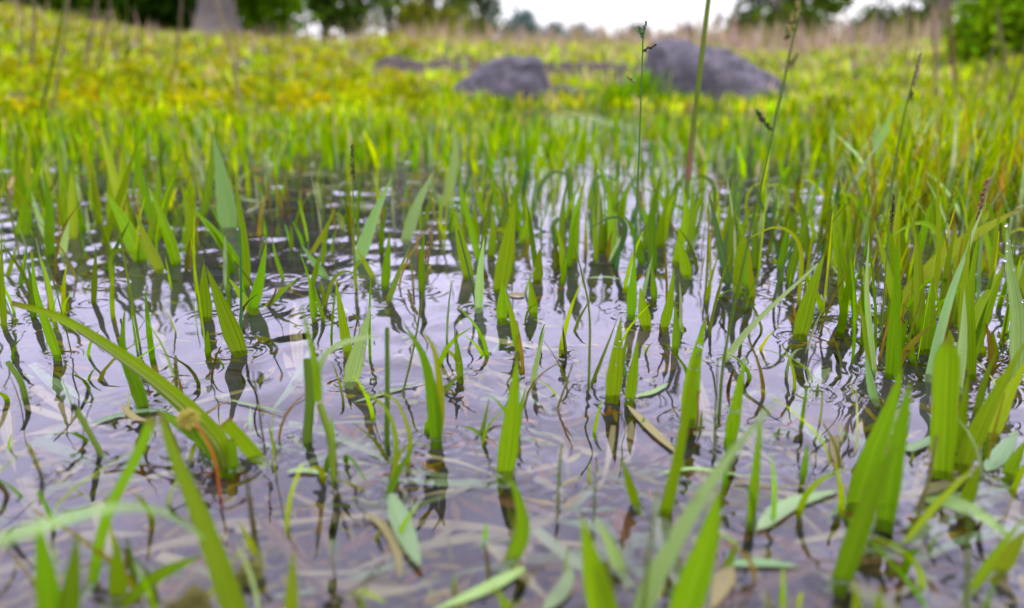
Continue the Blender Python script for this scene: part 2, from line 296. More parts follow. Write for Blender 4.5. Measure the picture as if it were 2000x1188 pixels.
# ------------------------------------------------------------------ the traced plants
# item: (type, points base..tip, width px, material, options)
def item(it, parent, pname, name, PB=None):
    typ, pts, wd, mat = it[:4]; op = it[4] if len(it) > 4 else {}
    lean = op.get('lean', .12); B = None; W3 = []
    P0 = pts[0]; z0 = P0[2] if len(P0) > 2 else op.get('z', 0.0)
    B = onz(P0[0], P0[1], z0)
    if PB is not None and len(P0) == 2 and not op.get('flat') and (it[0] == 'H' or op.get('root') is False): lean = PB[1]; B = onlean(P0[0], P0[1], PB[0], lean)
    for i, p in enumerate(pts):
        if i == 0: W3.append(B)
        elif len(p) > 2: W3.append(onz(p[0], p[1], p[2]))
        elif op.get('flat'): W3.append(onz(p[0], p[1], op.get('z', 0.0015)))
        else: W3.append(onlean(p[0], p[1], B, lean))
    flat = op.get('flat', False)
    if flat:
        W3 = [Vector(v) + Vector((0, 0, op.get('z', .0015) if len(pts[i]) < 3 else 0)) if i == 0 else v for i, v in enumerate(W3)]
    Wd = wd/FPX*depth(B)
    if len(W3) == 1: W3 = [W3[0], W3[0]+Vector((0, 0, .0001))]
    n = op.get('n', 9 if len(pts) < 3 else 15); C = spline(W3, n); s0 = 0
    L = sum((C[i+1]-C[i]).length for i in range(n-1))
    if op.get('root', not flat) and abs(W3[0].z) < .002:
        T = (C[1]-C[0]).normalized(); T.z = max(T.z, .35); T.normalize()
        dd = .009; g = [C[0]-T*(dd*k/T.z) for k in (1, .66, .33)]; C = g+C; s0 = 3/(len(C)-1)
        EMERGE.append((B.x-Wd*.45, B.y, B.x+Wd*.45, B.y))
    if typ == 'B': me = ribbon_mesh(name, C, Wd, op.get('shape', 'blade'), flat=flat, rot=op.get('rot', random.uniform(-.5, .5) if not flat else 0), fold=op.get('fold', .22), twist=op.get('tw', random.uniform(-.5, .5) if not flat else 0), s0=s0)
    elif typ == 'S': me = tube_mesh(name, C, Wd*.5, Wd*.5*op.get('taper', .6), knots=op.get('knots', 0))
    elif typ == 'H': me = head_mesh(name, C, Wd, op)
    elif typ == 'F': me = burr_mesh(name, W3[0] if len(W3) == 1 else W3[-1], Wd*.5)
    return link(name, me, mat, parent)
def ico():
    import bmesh
    bm = bmesh.new(); bmesh.ops.create_icosphere(bm, subdivisions=1, radius=1); V = np.array([v.co[:] for v in bm.verts]); Fc = np.array([[v.index for v in f.verts] for f in bm.faces]); bm.free(); return V, Fc
ICO = ico()
def seeds(name, items):
    """items: (pos, dir, length, radius) pointed grains"""
    V0, F0 = ICO; V = []; Fc = []; UV = []
    for i, (p, d, l, r) in enumerate(items):
        q = Vector(d).to_track_quat('Z', 'Y').to_matrix(); A = V0*np.array([r, r, l*.5]); A = A*(1-.35*(V0[:, 2:3]))
        A = A@np.array(q).T + np.array(p); V.append(A); Fc.append(F0+i*len(V0)); UV.append(np.stack([V0[:, 0]*.5+.5, np.full(len(V0), (i*.37) % 1)], 1))
    return npmesh(name, np.concatenate(V), np.concatenate(Fc), uv=np.concatenate(UV))
def head_mesh(name, C, Wd, op):
    L = sum((C[i+1]-C[i]).length for i in range(len(C)-1)); sz = op.get('sz', Wd*.42); cnt = max(5, int(L/sz*2.6)); cnt = min(cnt, 60); out = []
    for j in range(cnt):
        s = j/(cnt-1)*(len(C)-1); k = min(int(s), len(C)-2); c = C[k].lerp(C[k+1], s-k); T = (C[k+1]-C[k]).normalized()
        a = random.uniform(0, 6.28); sd_ = Vector((math.cos(a), math.sin(a), 0)); sd_ = (sd_-T*sd_.dot(T)).normalized()
        taper = .55+.45*math.sin(math.pi*min(1, .15+j/cnt))
        out.append((c+sd_*(Wd*.28*taper), (T*1.2+sd_*.7), sz*random.uniform(1.3, 2.0), sz*.42*random.uniform(.8, 1.2)))
    return seeds(name, out)
def burr_mesh(name, c, r):
    out = []; m = 120; r *= 1.15
    for j in range(m):
        z = 1-2*(j+.5)/m; a = j*2.399; q = math.sqrt(1-z*z); d = Vector((q*math.cos(a), q*math.sin(a), z)); k = random.uniform(.7, 1.1)
        out.append((c+d*r*.60*k, d+Vector([random.uniform(-.35, .35) for _ in range(3)]), r*random.uniform(.7, 1.0), r*random.uniform(.05, .085)))
        if j % 3 == 0: out.append((c+d*r*.30, d, r*.5, r*.13))
    return seeds(name, out)
COUNT = {}
def plant(name, cat, label, items, group=None, partnames=None):
    if len(items) == 1:
        o = item(items[0], None, None, name)
    else:
        b = items[0][1][0]; B = onz(b[0], b[1], 0)
        o = bpy.data.objects.new(name, None); COL.objects.link(o); o.empty_display_size = .01
        for it in items:
            pn = {'B': 'leaf', 'S': 'stem', 'H': 'seed_head', 'F': 'flower_head'}[it[0]]
            if len(it) > 4 and it[4].get('name'): pn = it[4]['name']
            c = item(it, None, None, pn, (B, (items[0][4] if len(items[0]) > 4 else {}).get('lean', .12)))
            c.parent = o
        o.location = B; 
        for c in o.children: c.location = -B
    tag(o, label, cat, group, 'thing')
    return o
def gb(label, pts, wd, mat='g', **op): return plant('grass_shoot', 'grass blade', label, [('B', pts, wd, mat, op)])
# ---- left side
gb('narrow green blade beside the left frame edge, above the stubby bent sprout', [(8,640),(4,560),(2,450)], 12)
gb('long kinked narrow blade with dark base, left of the fallen stem', [(112,696),(92,640),(70,570),(61,484)], 17)
gb('green blade disappearing behind the middle of the long fallen stem', [(280,797),(264,748),(240,685),(244,598)], 26)
gb('short upright blade leaning against the broad spotted blade at its right', [(402,622),(399,570),(398,510)], 26)
gb('broad green blade with dark specks leaning left, water stem reflected under it', [(468,688),(438,610),(402,518)], 36, rot=.1)
plant('grass_shoot', 'grass shoot', 'V-shaped shoot of two green blades, right of the thin teal stem', [('B', [(492,606),(508,545),(521,468)], 22, 'g', {}), ('B', [(490,607),(470,575),(444,540)], 17, 'y', {})])
plant('grass_shoot', 'grass shoot', 'low shoot with one leaf leaning right and a dark stubby leaf', [('B', [(520,600),(548,572),(586,540)], 12, 'g', {}), ('B', [(522,602),(536,575),(545,538)], 5, 'b', {})])
plant('reed', 'reed stem', 'thin teal green stem standing beside the broad spotted blade', [('S', [(470,668),(471,560),(468,445)], 6, 'l', {'taper': .7})])
gb('wide blurred blade with silvery upper half standing in the dark reflections', [(447,446),(440,390),(430,330),(416,262)], 38, 'p', lean=0)  # pale leaf colour stands in for the white highlight
gb('upright green blade right beside the silvery blade', [(478,560),(476,470),(456,330)], 22, 'g')
gb('green blade leaning left, base right of the silvery blade', [(462,512),(420,455),(372,402)], 20)
gb('wide dark green blade leaning left over the brown reflection', [(275,508),(245,440),(205,372)], 32)
gb('green blade with yellow base ending at the wavy brown reflection', [(312,528),(290,480),(262,410)], 22, 'y')
gb('tall blade leaning left between two wide blurred blades', [(345,512),(322,440),(290,360)], 22)
gb('upright narrow blade between leaning blades in the left pond', [(368,492),(368,420),(352,350)], 16)
gb('pale drooping blade lit on its left side at the left edge grass', [(100,478),(78,430),(60,372)], 14, 'p')
gb('short pale blade in front of the leftmost blurred grass', [(122,498),(128,460),(136,430)], 14, 'p')
gb('faded pale blade lying low beside the dark rippled water', [(636,542),(612,510),(586,474)], 15, 'p', lean=-.3)
plant('grass_shoot', 'grass shoot', 'pair of slim blades left of the arching pale leaf', [('B', [(612,622),(607,585),(603,540)], 9, 'g', {}), ('B', [(632,625),(622,590),(611,548)], 9, 'g', {})])
gb('green blade with dark notch, left of the whitish tipped blade', [(680,690),(668,620),(655,545)], 20)
gb('wide blade with whitish painted highlight beyond the arching pale leaf', [(683,748),(702,680),(725,594)], 34, 'p', rot=.2)  # highlight at the tip is painted by the pale leaf colour
plant('sedge_plant', 'sedge plant', 'cut thick stem with a swollen node and a pale leaf arching right', [
 ('S', [(652,936),(646,860),(624,790)], 13, 's', {'taper': 1.1}), ('S', [(600,862),(606,780),(601,702)], 19, 's', {'taper': .95, 'name': 'cut_stem'}),
 ('B', [(622,787,.052),(616,715),(584,576)], 17, 'g', {'root': False, 'base': None, 'Yof': 1}), ('B', [(618,780,.053),(626,712),(650,680),(695,662),(742,656)], 12, 'p', {'root': False, 'shape': 'leaf'})])
plant('grass_stub', 'grass stub', 'short bent green sprout with dark tip by the left frame edge', [('B', [(50,780),(40,745),(14,706)], 11, 's', {'shape': 'cut'})])
plant('sedge', 'sedge stem', 'long ridged green stem fallen diagonally across the left water', [('B', [(446,915),(415,850),(330,765,.030),(235,692,.042),(115,620,.054),(22,592,.064)], 46, 'g', {'shape': 'thin', 'root': True, 'n': 30, 'fold': .5, 'rot': .25, 'tw': 0}), ('S', [(440,912),(413,858),(330,776,.028),(235,703,.04),(150,645,.05)], 15, 's', {'taper': .4, 'root': False, 'n': 26, 'name': 'keel'})])
gb('pale thread-like leaf bending behind the long fallen stem', [(345,745),(315,672),(276,612)], 5, 'p')
plant('grass_stub', 'grass stub', 'olive stub with a brown cut top leaning left, alone', [('S', [(198,888),(172,842),(144,793)], 11, 's', {'taper': .95}), ('S', [(146,797,.028),(143,791,.031)], 12, 'b', {'root': False, 'name': 'cut_top'})])
plant('bud_stalk', 'bud stalk', 'short dark stalk with olive buds leaning left near the left edge', [('S', [(82,932),(70,905),(56,872)], 6, 'k', {}), ('H', [(76,918),(64,890),(52,868)], 15, 'h', {'root': False})])
plant('floating_leaf', 'leaf', 'pale mint leaf floating under the end of the fallen stem', [('B', [(176,832),(250,806),(338,798)], 20, 'w', {'flat': True, 'shape': 'leaf'})])
plant('floating_leaf', 'leaf', 'cream curled leaf floating just left of the spiky flower head', [('B', [(238,800),(262,815),(295,822)], 15, 't', {'flat': True, 'shape': 'leaf', 'z': .004})])
plant('sedge_plant', 'sedge plant', 'clump with spiky round flower head, bent leaves and an orange stalk', [
 ('F', [(368,820,.03)], 50, 'f', {'root': False}),
 ('B', [(180,1140),(208,1010),(262,900),(298,818)], 20, 'g', {'lean': .35, 'shape': 'stem', 'tw': .6}),
 ('B', [(466,1215),(400,1030),(345,900),(312,808)], 48, 'g', {'lean': .42, 'rot': .1, 'shape': 'thin', 'root': True}),
 ('B', [(432,912),(395,862),(350,828),(304,800)], 24, 'g', {'lean': .2, 'shape': 'leaf'}),
 ('B', [(502,896),(470,858),(438,824)], 28, 'g', {'shape': 'cut', 'lean': .2}),
 ('B', [(452,920),(455,890),(450,858)], 19, 'g', {'shape': 'cut'}),
 ('S', [(430,968),(420,900),(402,858),(382,828)], 6, 'o', {'lean': .1}),
 ('S', [(398,900),(386,862),(372,836)], 8, 's', {}),
 ('S', [(412,905),(400,872),(384,845)], 6, 's', {}),
 ('B', [(352,880),(335,850),(322,812)], 8, 'b', {'shape': 'leaf'}),
 ('B', [(372,905),(380,872),(405,850)], 9, 'y', {'shape': 'leaf'})])
gb('small yellow-green curved blade beside the floating round seed cluster', [(503,1088),(484,1052),(464,1014)], 15, 'y')
plant('arching_leaf', 'leaf', 'blurred pale leaf arching low across the bottom left corner', [('B', [(-60,1075,.07),(60,1035,.085),(160,1004,.085),(250,990,.078),(330,1005,.06),(398,1052,.035)], 24, 'p', {'root': False, 'shape': 'thin', 'fold': .1})])
gb('broad blade rising in the bottom left corner under the arching leaf', [(105,1230),(88,1120),(72,1000)], 44, 'g', rot=0)
gb('dark green broad blade second from the bottom left corner', [(128,1240),(140,1140),(152,1035)], 40, 'd', rot=0)
gb('short wide translucent blade standing left of the thick leaning leaf', [(232,1168),(229,1110),(226,1042)], 34, 'g', rot=0)
gb('curved leaf leaning right from the bottom edge to the thick leaf', [(235,1190),(300,1130),(396,1084)], 26, 'g', lean=.1, shape='leaf')
plant('flower_head', 'flower head', 'round olive yellow seed cluster floating beside the small curved blade', [('F', [(488,1122,.002)], 62, 'h', {'root': False})])
plant('flower_head', 'flower head', 'blurred olive yellow flower head at the bottom edge beneath the thick leaf', [('F', [(375,1185,.012)], 84, 'h', {'root': False})])
gb('blade with whitish tip at the bottom edge left of the black twig', [(566,1240),(570,1150),(572,1068)], 30, 'y', rot=0)
plant('twig', 'twig', 'thin black branching twig sticking out at the bottom edge', [('S', [(645,1190),(655,1130),(662,1060),(656,950)], 9, 'k', {'z': -.003, 'root': False, 'flat': True}), ('S', [(645,1180),(700,1145),(750,1095)], 5, 'k', {'flat': True, 'root': False})])
# ---- seed stalks left and centre
plant('seed_stalk', 'seed stalk', 'tiny olive seed spike on a hair-thin stem above the fallen stem', [('S', [(347,770),(345,730),(343,695)], 3, 's', {}), ('H', [(346,758),(344,725),(343,696)], 13, 'h', {'root': False})])
plant('seed_stalk', 'seed stalk', 'thin twisted stalk with few dark buds left of the node stem', [('S', [(518,882),(510,830),(503,780),(494,726)], 4, 'k', {}), ('H', [(512,808),(506,792)], 13, 'h', {'root': False}), ('H', [(500,758),(497,742)], 8, 'h', {'root': False})])
plant('seed_stalk', 'seed stalk', 'upright stalk with reddish seed head and a low side spike', [('S', [(786,772),(808,680),(832,540),(843,456)], 5, 's', {}), ('H', [(832,512),(838,482),(843,452)], 13, 'r', {'root': False}), ('H', [(836,542),(840,520)], 15, 'h', {'root': False}), ('S', [(814,636,.048),(808,612)], 3, 's', {'root': False}), ('H', [(812,612),(804,590),(798,566)], 14, 'h', {'root': False})])
plant('seed_stalk', 'seed stalk', 'slender stalk with dark spike against the blurred grass at left centre', [('S', [(695,560),(691,440),(688,290)], 4, 's', {}), ('H', [(690,352),(689,320),(687,284)], 10, 'k', {'root': False})])
plant('seed_stalk', 'seed stalk', 'bluish stalk topped by two small buds against the bright sky', [('S', [(1234,592),(1244,400),(1252,200),(1256,66)], 4, 'l', {'lean': .05}), ('H', [(1255,75),(1248,52)], 10, 'l', {'root': False, 'lean': .05}), ('H', [(1256,66),(1262,42)], 9, 'l', {'root': False, 'lean': .05}), ('H', [(1258,100),(1282,86)], 10, 'k', {'root': False, 'lean': .05}), ('H', [(1240,160),(1225,150)], 9, 'h', {'root': False, 'lean': .05})])
plant('seed_stalk', 'seed stalk', 'tallest sharp seed stalk with three spikelets reaching the top edge', [('S', [(1404,816),(1416,690),(1460,480),(1502,290),(1546,90),(1566,-10)], 6, 's', {'lean': .02, 'n': 30}),
  ('H', [(1540,70),(1552,30),(1566,-12)], 20, 'h', {'root': False, 'lean': .02}), ('H', [(1535,72),(1540,50)], 16, 'h', {'root': False, 'lean': .02}), ('H', [(1538,134),(1548,120),(1560,106)], 15, 'h', {'root': False, 'lean': .02}), ('H', [(1505,252),(1492,236),(1478,218)], 15, 'k', {'root': False, 'lean': .02})])
plant('reed', 'reed stem', 'thick tall reed stem, brown in the middle, leaving the top edge', [('S', [(1332,470),(1345,340),(1364,170),(1384,0),(1392,-60)], 11, 's', {'lean': .05, 'taper': .8}), ('S', [(1344,350),(1350,290),(1358,215)], 13, 'r', {'root': False, 'name': 'brown_sheath', 'Ys': 1, 'base': None})])
plant('seed_stalk', 'seed stalk', 'tilted seed stalk standing in the blurred grass right of the tallest', [('S', [(1728,480),(1745,340),(1766,225),(1796,112)], 5, 's', {}), ('H', [(1784,165),(1791,135),(1797,105)], 12, 'c', {'root': False}), ('H', [(1777,192),(1781,178)], 11, 'k', {'root': False})])
plant('seed_stalk', 'seed stalk', 'dark beaded seed stalk with droplets in the right hand grass', [('S', [(1722,655),(1730,530),(1743,382)], 4, 's', {}), ('H', [(1741,432),(1743,408),(1745,380)], 10, 'k', {'root': False})])
plant('seed_stalk', 'seed stalk', 'pale green curved seed spike among the right hand blades', [('S', [(1830,520),(1845,450),(1866,352)], 4, 's', {}), ('H', [(1850,430),(1858,390),(1869,350)], 10, 'y', {'root': False})])
plant('seed_stalk', 'seed stalk', 'rusty seed spike near the right edge above the arching leaf', [('S', [(1890,560),(1905,450),(1928,352)], 4, 's', {}), ('H', [(1908,425),(1918,390),(1929,350)], 16, 'r', {'root': False})])
plant('seed_stalk', 'seed stalk', 'little reddish seed spike among the middle upright blades', [('S', [(1252,490),(1250,430),(1248,368)], 4, 's', {}), ('H', [(1252,408),(1250,388),(1248,366)], 10, 'r', {'root': False})])
plant('bud_stalk', 'bud stalk', 'submerged-looking knobbly green stalk right of the centre blade', [('S', [(1090,975),(1092,925),(1097,868)], 5, 's', {}), ('H', [(1091,950),(1093,905),(1097,870)], 11, 's', {'root': False})])
plant('bud_stalk', 'bud stalk', 'thin stalk with a rusty knob, right of the knobbly green stalk', [('S', [(1161,985),(1163,940),(1166,900)], 4, 's', {}), ('H', [(1164,925),(1166,893)], 8, 'r', {'root': False})])
# ---- centre
plant('grass_shoot', 'grass shoot', 'shoot of a dark curved blade and a yellow drooping inner leaf', [('B', [(852,862),(846,790),(828,700),(784,624)], 27, 'g', {'rot': .1}), ('B', [(856,860),(860,780),(850,690),(822,640)], 17, 'y', {'lean': .1})])
plant('grass_shoot', 'grass shoot', 'clump of thin leaves arching over to the left around an upright stem', [('S', [(756,870),(757,760),(756,640)], 12, 's', {'taper': .7}), ('B', [(772,920),(772,850),(750,795),(690,750)], 12, 'g', {'shape': 'thin'}), ('B', [(795,910),(800,850),(775,785),(738,765)], 11, 'y', {'shape': 'thin'}), ('B', [(758,968),(782,915),(818,855)], 14, 'd', {}), ('B', [(764,940),(780,890),(812,850)], 9, 'y', {})])
gb('wide upright blade at the very centre, whole reflection dark below it', [(986,926),(996,850),(1004,770),(1011,690)], 40, 'g', rot=0, fold=.1)
gb('slim side blade just right of the wide centre blade', [(1010,850),(1018,795),(1030,748)], 11)
gb('bent bright blade folding back under the wide centre blade', [(998,1096),(1020,1040),(1014,980),(990,920)], 32, 'g', lean=.25, rot=0)
plant('grass_shoot', 'grass shoot', 'small dark star-shaped sprout left of the wide centre blade', [('B', [(940,850),(948,815),(956,774)], 9, 's', {}), ('B', [(940,850),(922,838),(900,834)], 8, 's', {'root': False}), ('B', [(940,852),(962,836),(985,830)], 7, 'b', {'root': False})])
plant('grass_shoot', 'grass shoot', 'small upright shoot with a leaf pointing left, centre water', [('B', [(899,738),(894,690),(887,638)], 15, 'd', {}), ('B', [(900,712),(885,694),(864,676)], 10, 'y', {'root': False}), ('B', [(866,768),(885,745),(905,728)], 9, 's', {})])
gb('long slender blade tapering left behind the centre blade', [(1014,690),(1000,620),(982,548)], 15)
gb('broad blade tilting right, bright base above centre', [(976,566),(993,470),(1007,386)], 32)
gb('very short wide blade at the foot of the broad tilting blade', [(980,624),(981,585),(982,545)], 22, 'g')
gb('bluish green upright blade left of the broad tilting blade', [(935,604),(938,530),(946,462)], 18, 'p')
plant('reed', 'reed stem', 'thin dark stem crossing in front of the bluish upright blade', [('S', [(931,602),(918,540),(895,450)], 5, 'l', {})])
gb('yellowish blade leaning left beyond the thin dark crossing stem', [(915,540),(900,470),(884,398)], 24, 'g')
gb('short pointed blade, right of the broad tilting blade', [(1042,612),(1039,578),(1034,543)], 19)
gb('stubby upright blade, base hidden in dark reflections, upper centre', [(1050,550),(1052,515),(1054,484)], 20)
gb('short blade leaning right above the open water of upper centre', [(1020,472),(1030,440),(1042,408)], 18)
gb('green blade leaning right with long dark reflection, upper right centre', [(1174,492),(1186,440),(1202,388)], 18)
gb('teal sliver of a blade right of the leaning upper blade', [(1204,525),(1208,495),(1214,460)], 9, 'l')
plant('reed', 'reed stem', 'curved hair-thin stem bending left, rising from the droplet tuft', [('S', [(1150,756),(1152,620),(1138,540),(1122,482)], 6, 's', {'taper': .4})])
gb('dark needle-like blade leaning right from the droplet tuft', [(1155,752),(1180,690),(1210,612)], 7, 'd')
gb('small pale sliver blade with a droplet at its foot', [(1040,748),(1052,690),(1065,640)], 11, 'p')
plant('twig', 'twig', 'dry forked sprig right of the pale sliver blade', [('S', [(1088,800),(1102,760),(1118,712)], 5, 'h', {}), ('S', [(1100,765,.012),(1112,745)], 3, 'h', {'root': False}), ('S', [(1106,700),(1102,670),(1099,640)], 4, 'k', {}), ('S', [(1098,785,.008),(1120,750)], 3, 'b', {'root': False})])
gb('wide ribbed upright blade, left one of the right-centre pair', [(1196,776),(1204,700),(1213,616)], 32, 'g', rot=0)
gb('narrower pointed blade just right of the wide ribbed blade', [(1230,782),(1238,720),(1246,658)], 22)
gb('slim blade peeping between the ribbed blade and its neighbour', [(1212,722),(1218,690),(1226,650)], 12)
gb('slim upright blade with split tip, near right centre', [(1233,618),(1236,555),(1241,492)], 19)
gb('bright blade leaning right crossing the split tip blade', [(1250,600),(1262,550),(1275,498)], 10, 'p')
gb('short triangular blade between two upright blades, right centre', [(1262,638),(1256,600),(1250,560)], 24)
gb('dim pointed little blade behind the triangular blade', [(1278,582),(1276,550),(1272,515)], 13)
gb('curved bright blade leaning right over a dark pool reflection', [(1296,642),(1308,590),(1317,520)], 20)
gb('short stout blade below the curved bright blade', [(1319,682),(1321,635),(1317,590)], 15)
gb('short leaning blade ending at the dark square reflection', [(1342,540),(1334,500),(1322,458)], 22)
plant('grass_shoot', 'grass shoot', 'tall dewy blade sheathed by a second one, right of centre', [('B', [(1300,1000),(1325,890),(1352,740),(1364,690)], 26, 'g', {'lean': .05, 'shape': 'thin', 'rot': .1}), ('B', [(1344,822),(1356,720),(1379,616)], 34, 'g', {'rot': 0})])
gb('bright blade tapering to a needle, between two dewy blades', [(1426,862),(1440,780),(1456,690)], 26, rot=0)
gb('stem-like blade crossed by the big blurred pale blade', [(1466,1022),(1478,900),(1490,780)], 19, 'g', rot=0)
plant('reed', 'reed stem', 'dark thin upright stem left of the needle blade', [('S', [(1395,882),(1398,800),(1402,702)], 5, 's', {})])
gb('huge blurred pale blade running diagonally to the bottom edge', [(1235,1230),(1290,1110),(1400,925),(1540,755)], 40, 'p', lean=.15, rot=.1, shape='blade')
gb('bright broad blade at the bottom, right of the huge pale blade', [(1320,1235),(1375,1080),(1408,945)], 62, 'g', rot=0)
plant('reed', 'reed stem', 'dim blurred upright stem left of the huge pale blade foot', [('S', [(1252,1240),(1268,1080),(1284,960)], 10, 's', {})])
gb('half-sunken blade with pale foot leaning left, lower centre', [(1244,990),(1228,940),(1212,888)], 20, 'g')
gb('folded broad blade at the bottom edge, dark shape on front', [(1190,1235),(1160,1120),(1136,1000)], 58, 'g', rot=.2)
gb('dull cut blade wrapped by the folded broad bottom blade', [(1188,1230),(1182,1150),(1172,1098)], 38, 's', shape='cut')
plant('floating_leaf', 'leaf', 'pale leaf floating diagonally at the bottom edge, centre', [('B', [(1028,1112),(950,1148),(840,1196)], 30, 'p', {'flat': True, 'shape': 'leaf'})])
plant('floating_leaf', 'leaf', 'mint green blotched leaf drooping onto the water, tip down', [('B', [(764,972),(788,1030),(822,1110)], 40, 'w', {'flat': True, 'shape': 'leaf', 'z': .003})])
plant('floating_leaf', 'leaf', 'cream curled leaf left of the mint blotched leaf', [('B', [(715,1004),(752,1032),(776,1080),(782,1135)], 18, 't', {'flat': True, 'shape': 'leaf', 'z': .001})])
plant('floating_leaf', 'leaf', 'mottled pale leaf cluster piece at the bottom, right of centre', [('B', [(1060,1200),(1100,1150),(1118,1100)], 34, 'w', {'flat': True, 'shape': 'leaf'})])
plant('floating_leaf', 'leaf', 'long pale leaf floating right of the stem-like blade', [('B', [(1478,1040),(1540,985),(1642,955)], 40, 'w', {'flat': True, 'shape': 'leaf'})])
plant('floating_leaf', 'leaf', 'pale pointed leaf floating level, below the long pale leaf', [('B', [(1420,1108),(1480,1098),(1566,1106)], 26, 'w', {'flat': True, 'shape': 'leaf'})])
plant('floating_leaf', 'leaf', 'faded yellowish leaf hanging below the level pointed leaf', [('B', [(1430,1108),(1412,1140),(1390,1190)], 36, 't', {'flat': True, 'shape': 'leaf', 'z': .001})])
gb('tiny bright blade sprouting at the root of the level leaf', [(1418,1112),(1432,1080),(1446,1050)], 16)
gb('lone small spike blade with dark reflection in open right water', [(1569,932),(1573,898),(1578,862)], 13, 'g')
plant('floating_leaf', 'leaf', 'pale arched leaf with white dew floating in the lower right', [('B', [(1800,975,.006),(1860,982,.016),(1920,1008,.016),(1990,1065,.006)], 24, 'p', {'root': False, 'shape': 'leaf'})])
plant('floating_leaf', 'leaf', 'upright cream leaf scrap in the open right water', [('B', [(1640,912),(1630,880),(1630,848)], 20, 't', {'flat': True, 'shape': 'cut'})])
plant('floating_leaf', 'leaf', 'thin bright leaf floating behind the huge pale blade', [('B', [(1290,928),(1360,915),(1460,930)], 12, 'p', {'flat': True, 'shape': 'leaf'})])
plant('floating_leaf', 'leaf', 'yellow-cream leaf slanting down right from the ribbed blade foot', [('B', [(1225,795),(1280,845),(1332,892)], 18, 't', {'flat': True, 'shape': 'leaf'})])
plant('floating_leaf', 'leaf', 'narrow pale leaf floating behind the seed stalk, left of centre', [('B', [(690,790),(760,765),(836,742)], 12, 'w', {'flat': True, 'shape': 'leaf'})])
plant('floating_leaf', 'leaf', 'pale leaf fragment right of the ribbed blade foot', [('B', [(1240,778),(1275,765),(1306,748)], 16, 'p', {'flat': True, 'shape': 'leaf'})])
plant('floating_leaf', 'leaf', 'thin pale curved leaf floating in upper centre water', [('B', [(1145,546),(1185,541),(1225,548)], 9, 'p', {'flat': True, 'shape': 'leaf'})])
plant('floating_leaf', 'leaf', 'small round cream leaf afloat among the upper centre blades', [('B', [(998,575),(1012,577),(1022,580)], 30, 't', {'flat': True, 'shape': 'leaf'})])
plant('floating_leaf', 'leaf', 'faint pale leaf floating at the foot of the node stem', [('B', [(560,925),(600,918),(648,930)], 18, 'w', {'flat': True, 'shape': 'leaf'})])
plant('floating_leaf', 'leaf', 'needle-thin straw lying left of the node stem', [('B', [(416,778),(500,792),(560,806)], 6, 'p', {'flat': True, 'shape': 'leaf'})])
# ---- right
gb('big broad ribbed blade leaning right, left of the big pair', [(1672,984),(1700,900),(1738,800),(1764,712)], 46, 'g', rot=0, fold=.12)
gb('big pointed blade, right one of the big pair', [(1728,1022),(1745,910),(1765,810),(1779,740)], 38, 'g', rot=0, fold=.15)
gb('broad foreground blade with pale foot crossing below the big pair', [(1640,1140),(1680,1030),(1722,920),(1752,868)], 42, 'g', rot=0, lean=.1, shape='blade')
gb('very broad upright blade with blunt tip in the right hand cluster', [(1840,925),(1845,800),(1852,655)], 46, 'g', shape='broad', rot=0)
plant('grass_stub', 'grass stub', 'brown-green stalk in front of the very broad cut blade', [('S', [(1796,1000),(1815,930),(1830,852)], 9, 'h', {})])
plant('grass_stub', 'grass stub', 'blurred upright stalk in the bottom right corner', [('S', [(1884,1240),(1890,1120),(1892,1008)], 11, 's', {})])
gb('thin bright leaf slanting right below the very broad blade', [(1760,1068),(1830,985),(1908,908)], 14, 'y', lean=.1, shape='leaf')
gb('slanting leaf near the bottom right corner', [(1900,1150),(1950,1075),(2010,1000)], 18, 'g', lean=.1)
gb('short blurred yellow blade at the bottom edge right', [(1725,1240),(1716,1200),(1722,1140)], 28, 'y')
gb('wide green leaf slanting to the right edge, mid right cluster', [(1878,912),(1930,800),(2010,655)], 34, 'g', lean=.1)
gb('brown-edged leaf behind the wide slanting leaf', [(1938,850),(1970,770),(2020,680)], 28, 'y', lean=.1)
gb('dewy bluish leaf hanging down along the right edge', [(1985,735),(1988,620),(1972,520),(1966,440)], 27, 'p', rot=0, lean=.1)
gb('long yellow-green leaf arching from the upper right edge', [(1748,600),(1800,545),(1870,480),(1995,405)], 30, 'y', lean=.15, shape='leaf', rot=.1)
gb('blade leaning right with broad bright base, right middle', [(1562,656),(1582,580),(1612,490)], 32, 'g', rot=0)
gb('long thin leaf leaning far right beside the tallest seed stalk', [(1415,702),(1480,625),(1598,515)], 16, 'p', lean=.1, shape='thin')
gb('wide short blade standing among dark ripples, right middle', [(1744,642),(1750,590),(1757,535)], 34, 'g', rot=0)
gb('narrow upright reddish-tipped blade left of the right cluster', [(1703,724),(1690,650),(1678,580)], 13)
gb('pale sunken looking blade below the reddish-tipped blade', [(1708,782),(1698,735),(1690,690)], 17, 'p')
gb('long very thin blade rising straight through the right grass', [(1812,640),(1832,520),(1832,380),(1838,238)], 10, 'y', lean=.05)
gb('upright rigid blade right of the beaded seed stalk', [(1782,640),(1790,540),(1798,455)], 15, 'g')
gb('light green blade at the foot of the long thin blade', [(1808,685),(1816,610),(1822,540)], 28, 'g', rot=0)
gb('short blade tip left of the very broad cut blade', [(1782,704),(1780,680),(1777,655)], 14)
gb('upright pair member left of the very broad cut blade', [(1872,905),(1882,800),(1893,720)], 20, 'g')
gb('dark slim blade just right of the very broad cut blade', [(1880,720),(1912,620),(1945,520)], 22, 'd')
gb('bright leaf leaning right above the very broad cut blade', [(1890,715),(1930,600),(1965,510)], 24, 'g')
gb('thin blade bending left into the very broad cut blade', [(1860,668),(1838,620),(1825,545)], 12)
gb('small dark triangular blade among the right hand ripples', [(1943,698),(1940,670),(1940,648)], 16)
gb('upright short blade with blue-green shade right of the cluster', [(1908,800),(1925,740),(1948,680)], 14, 'd')
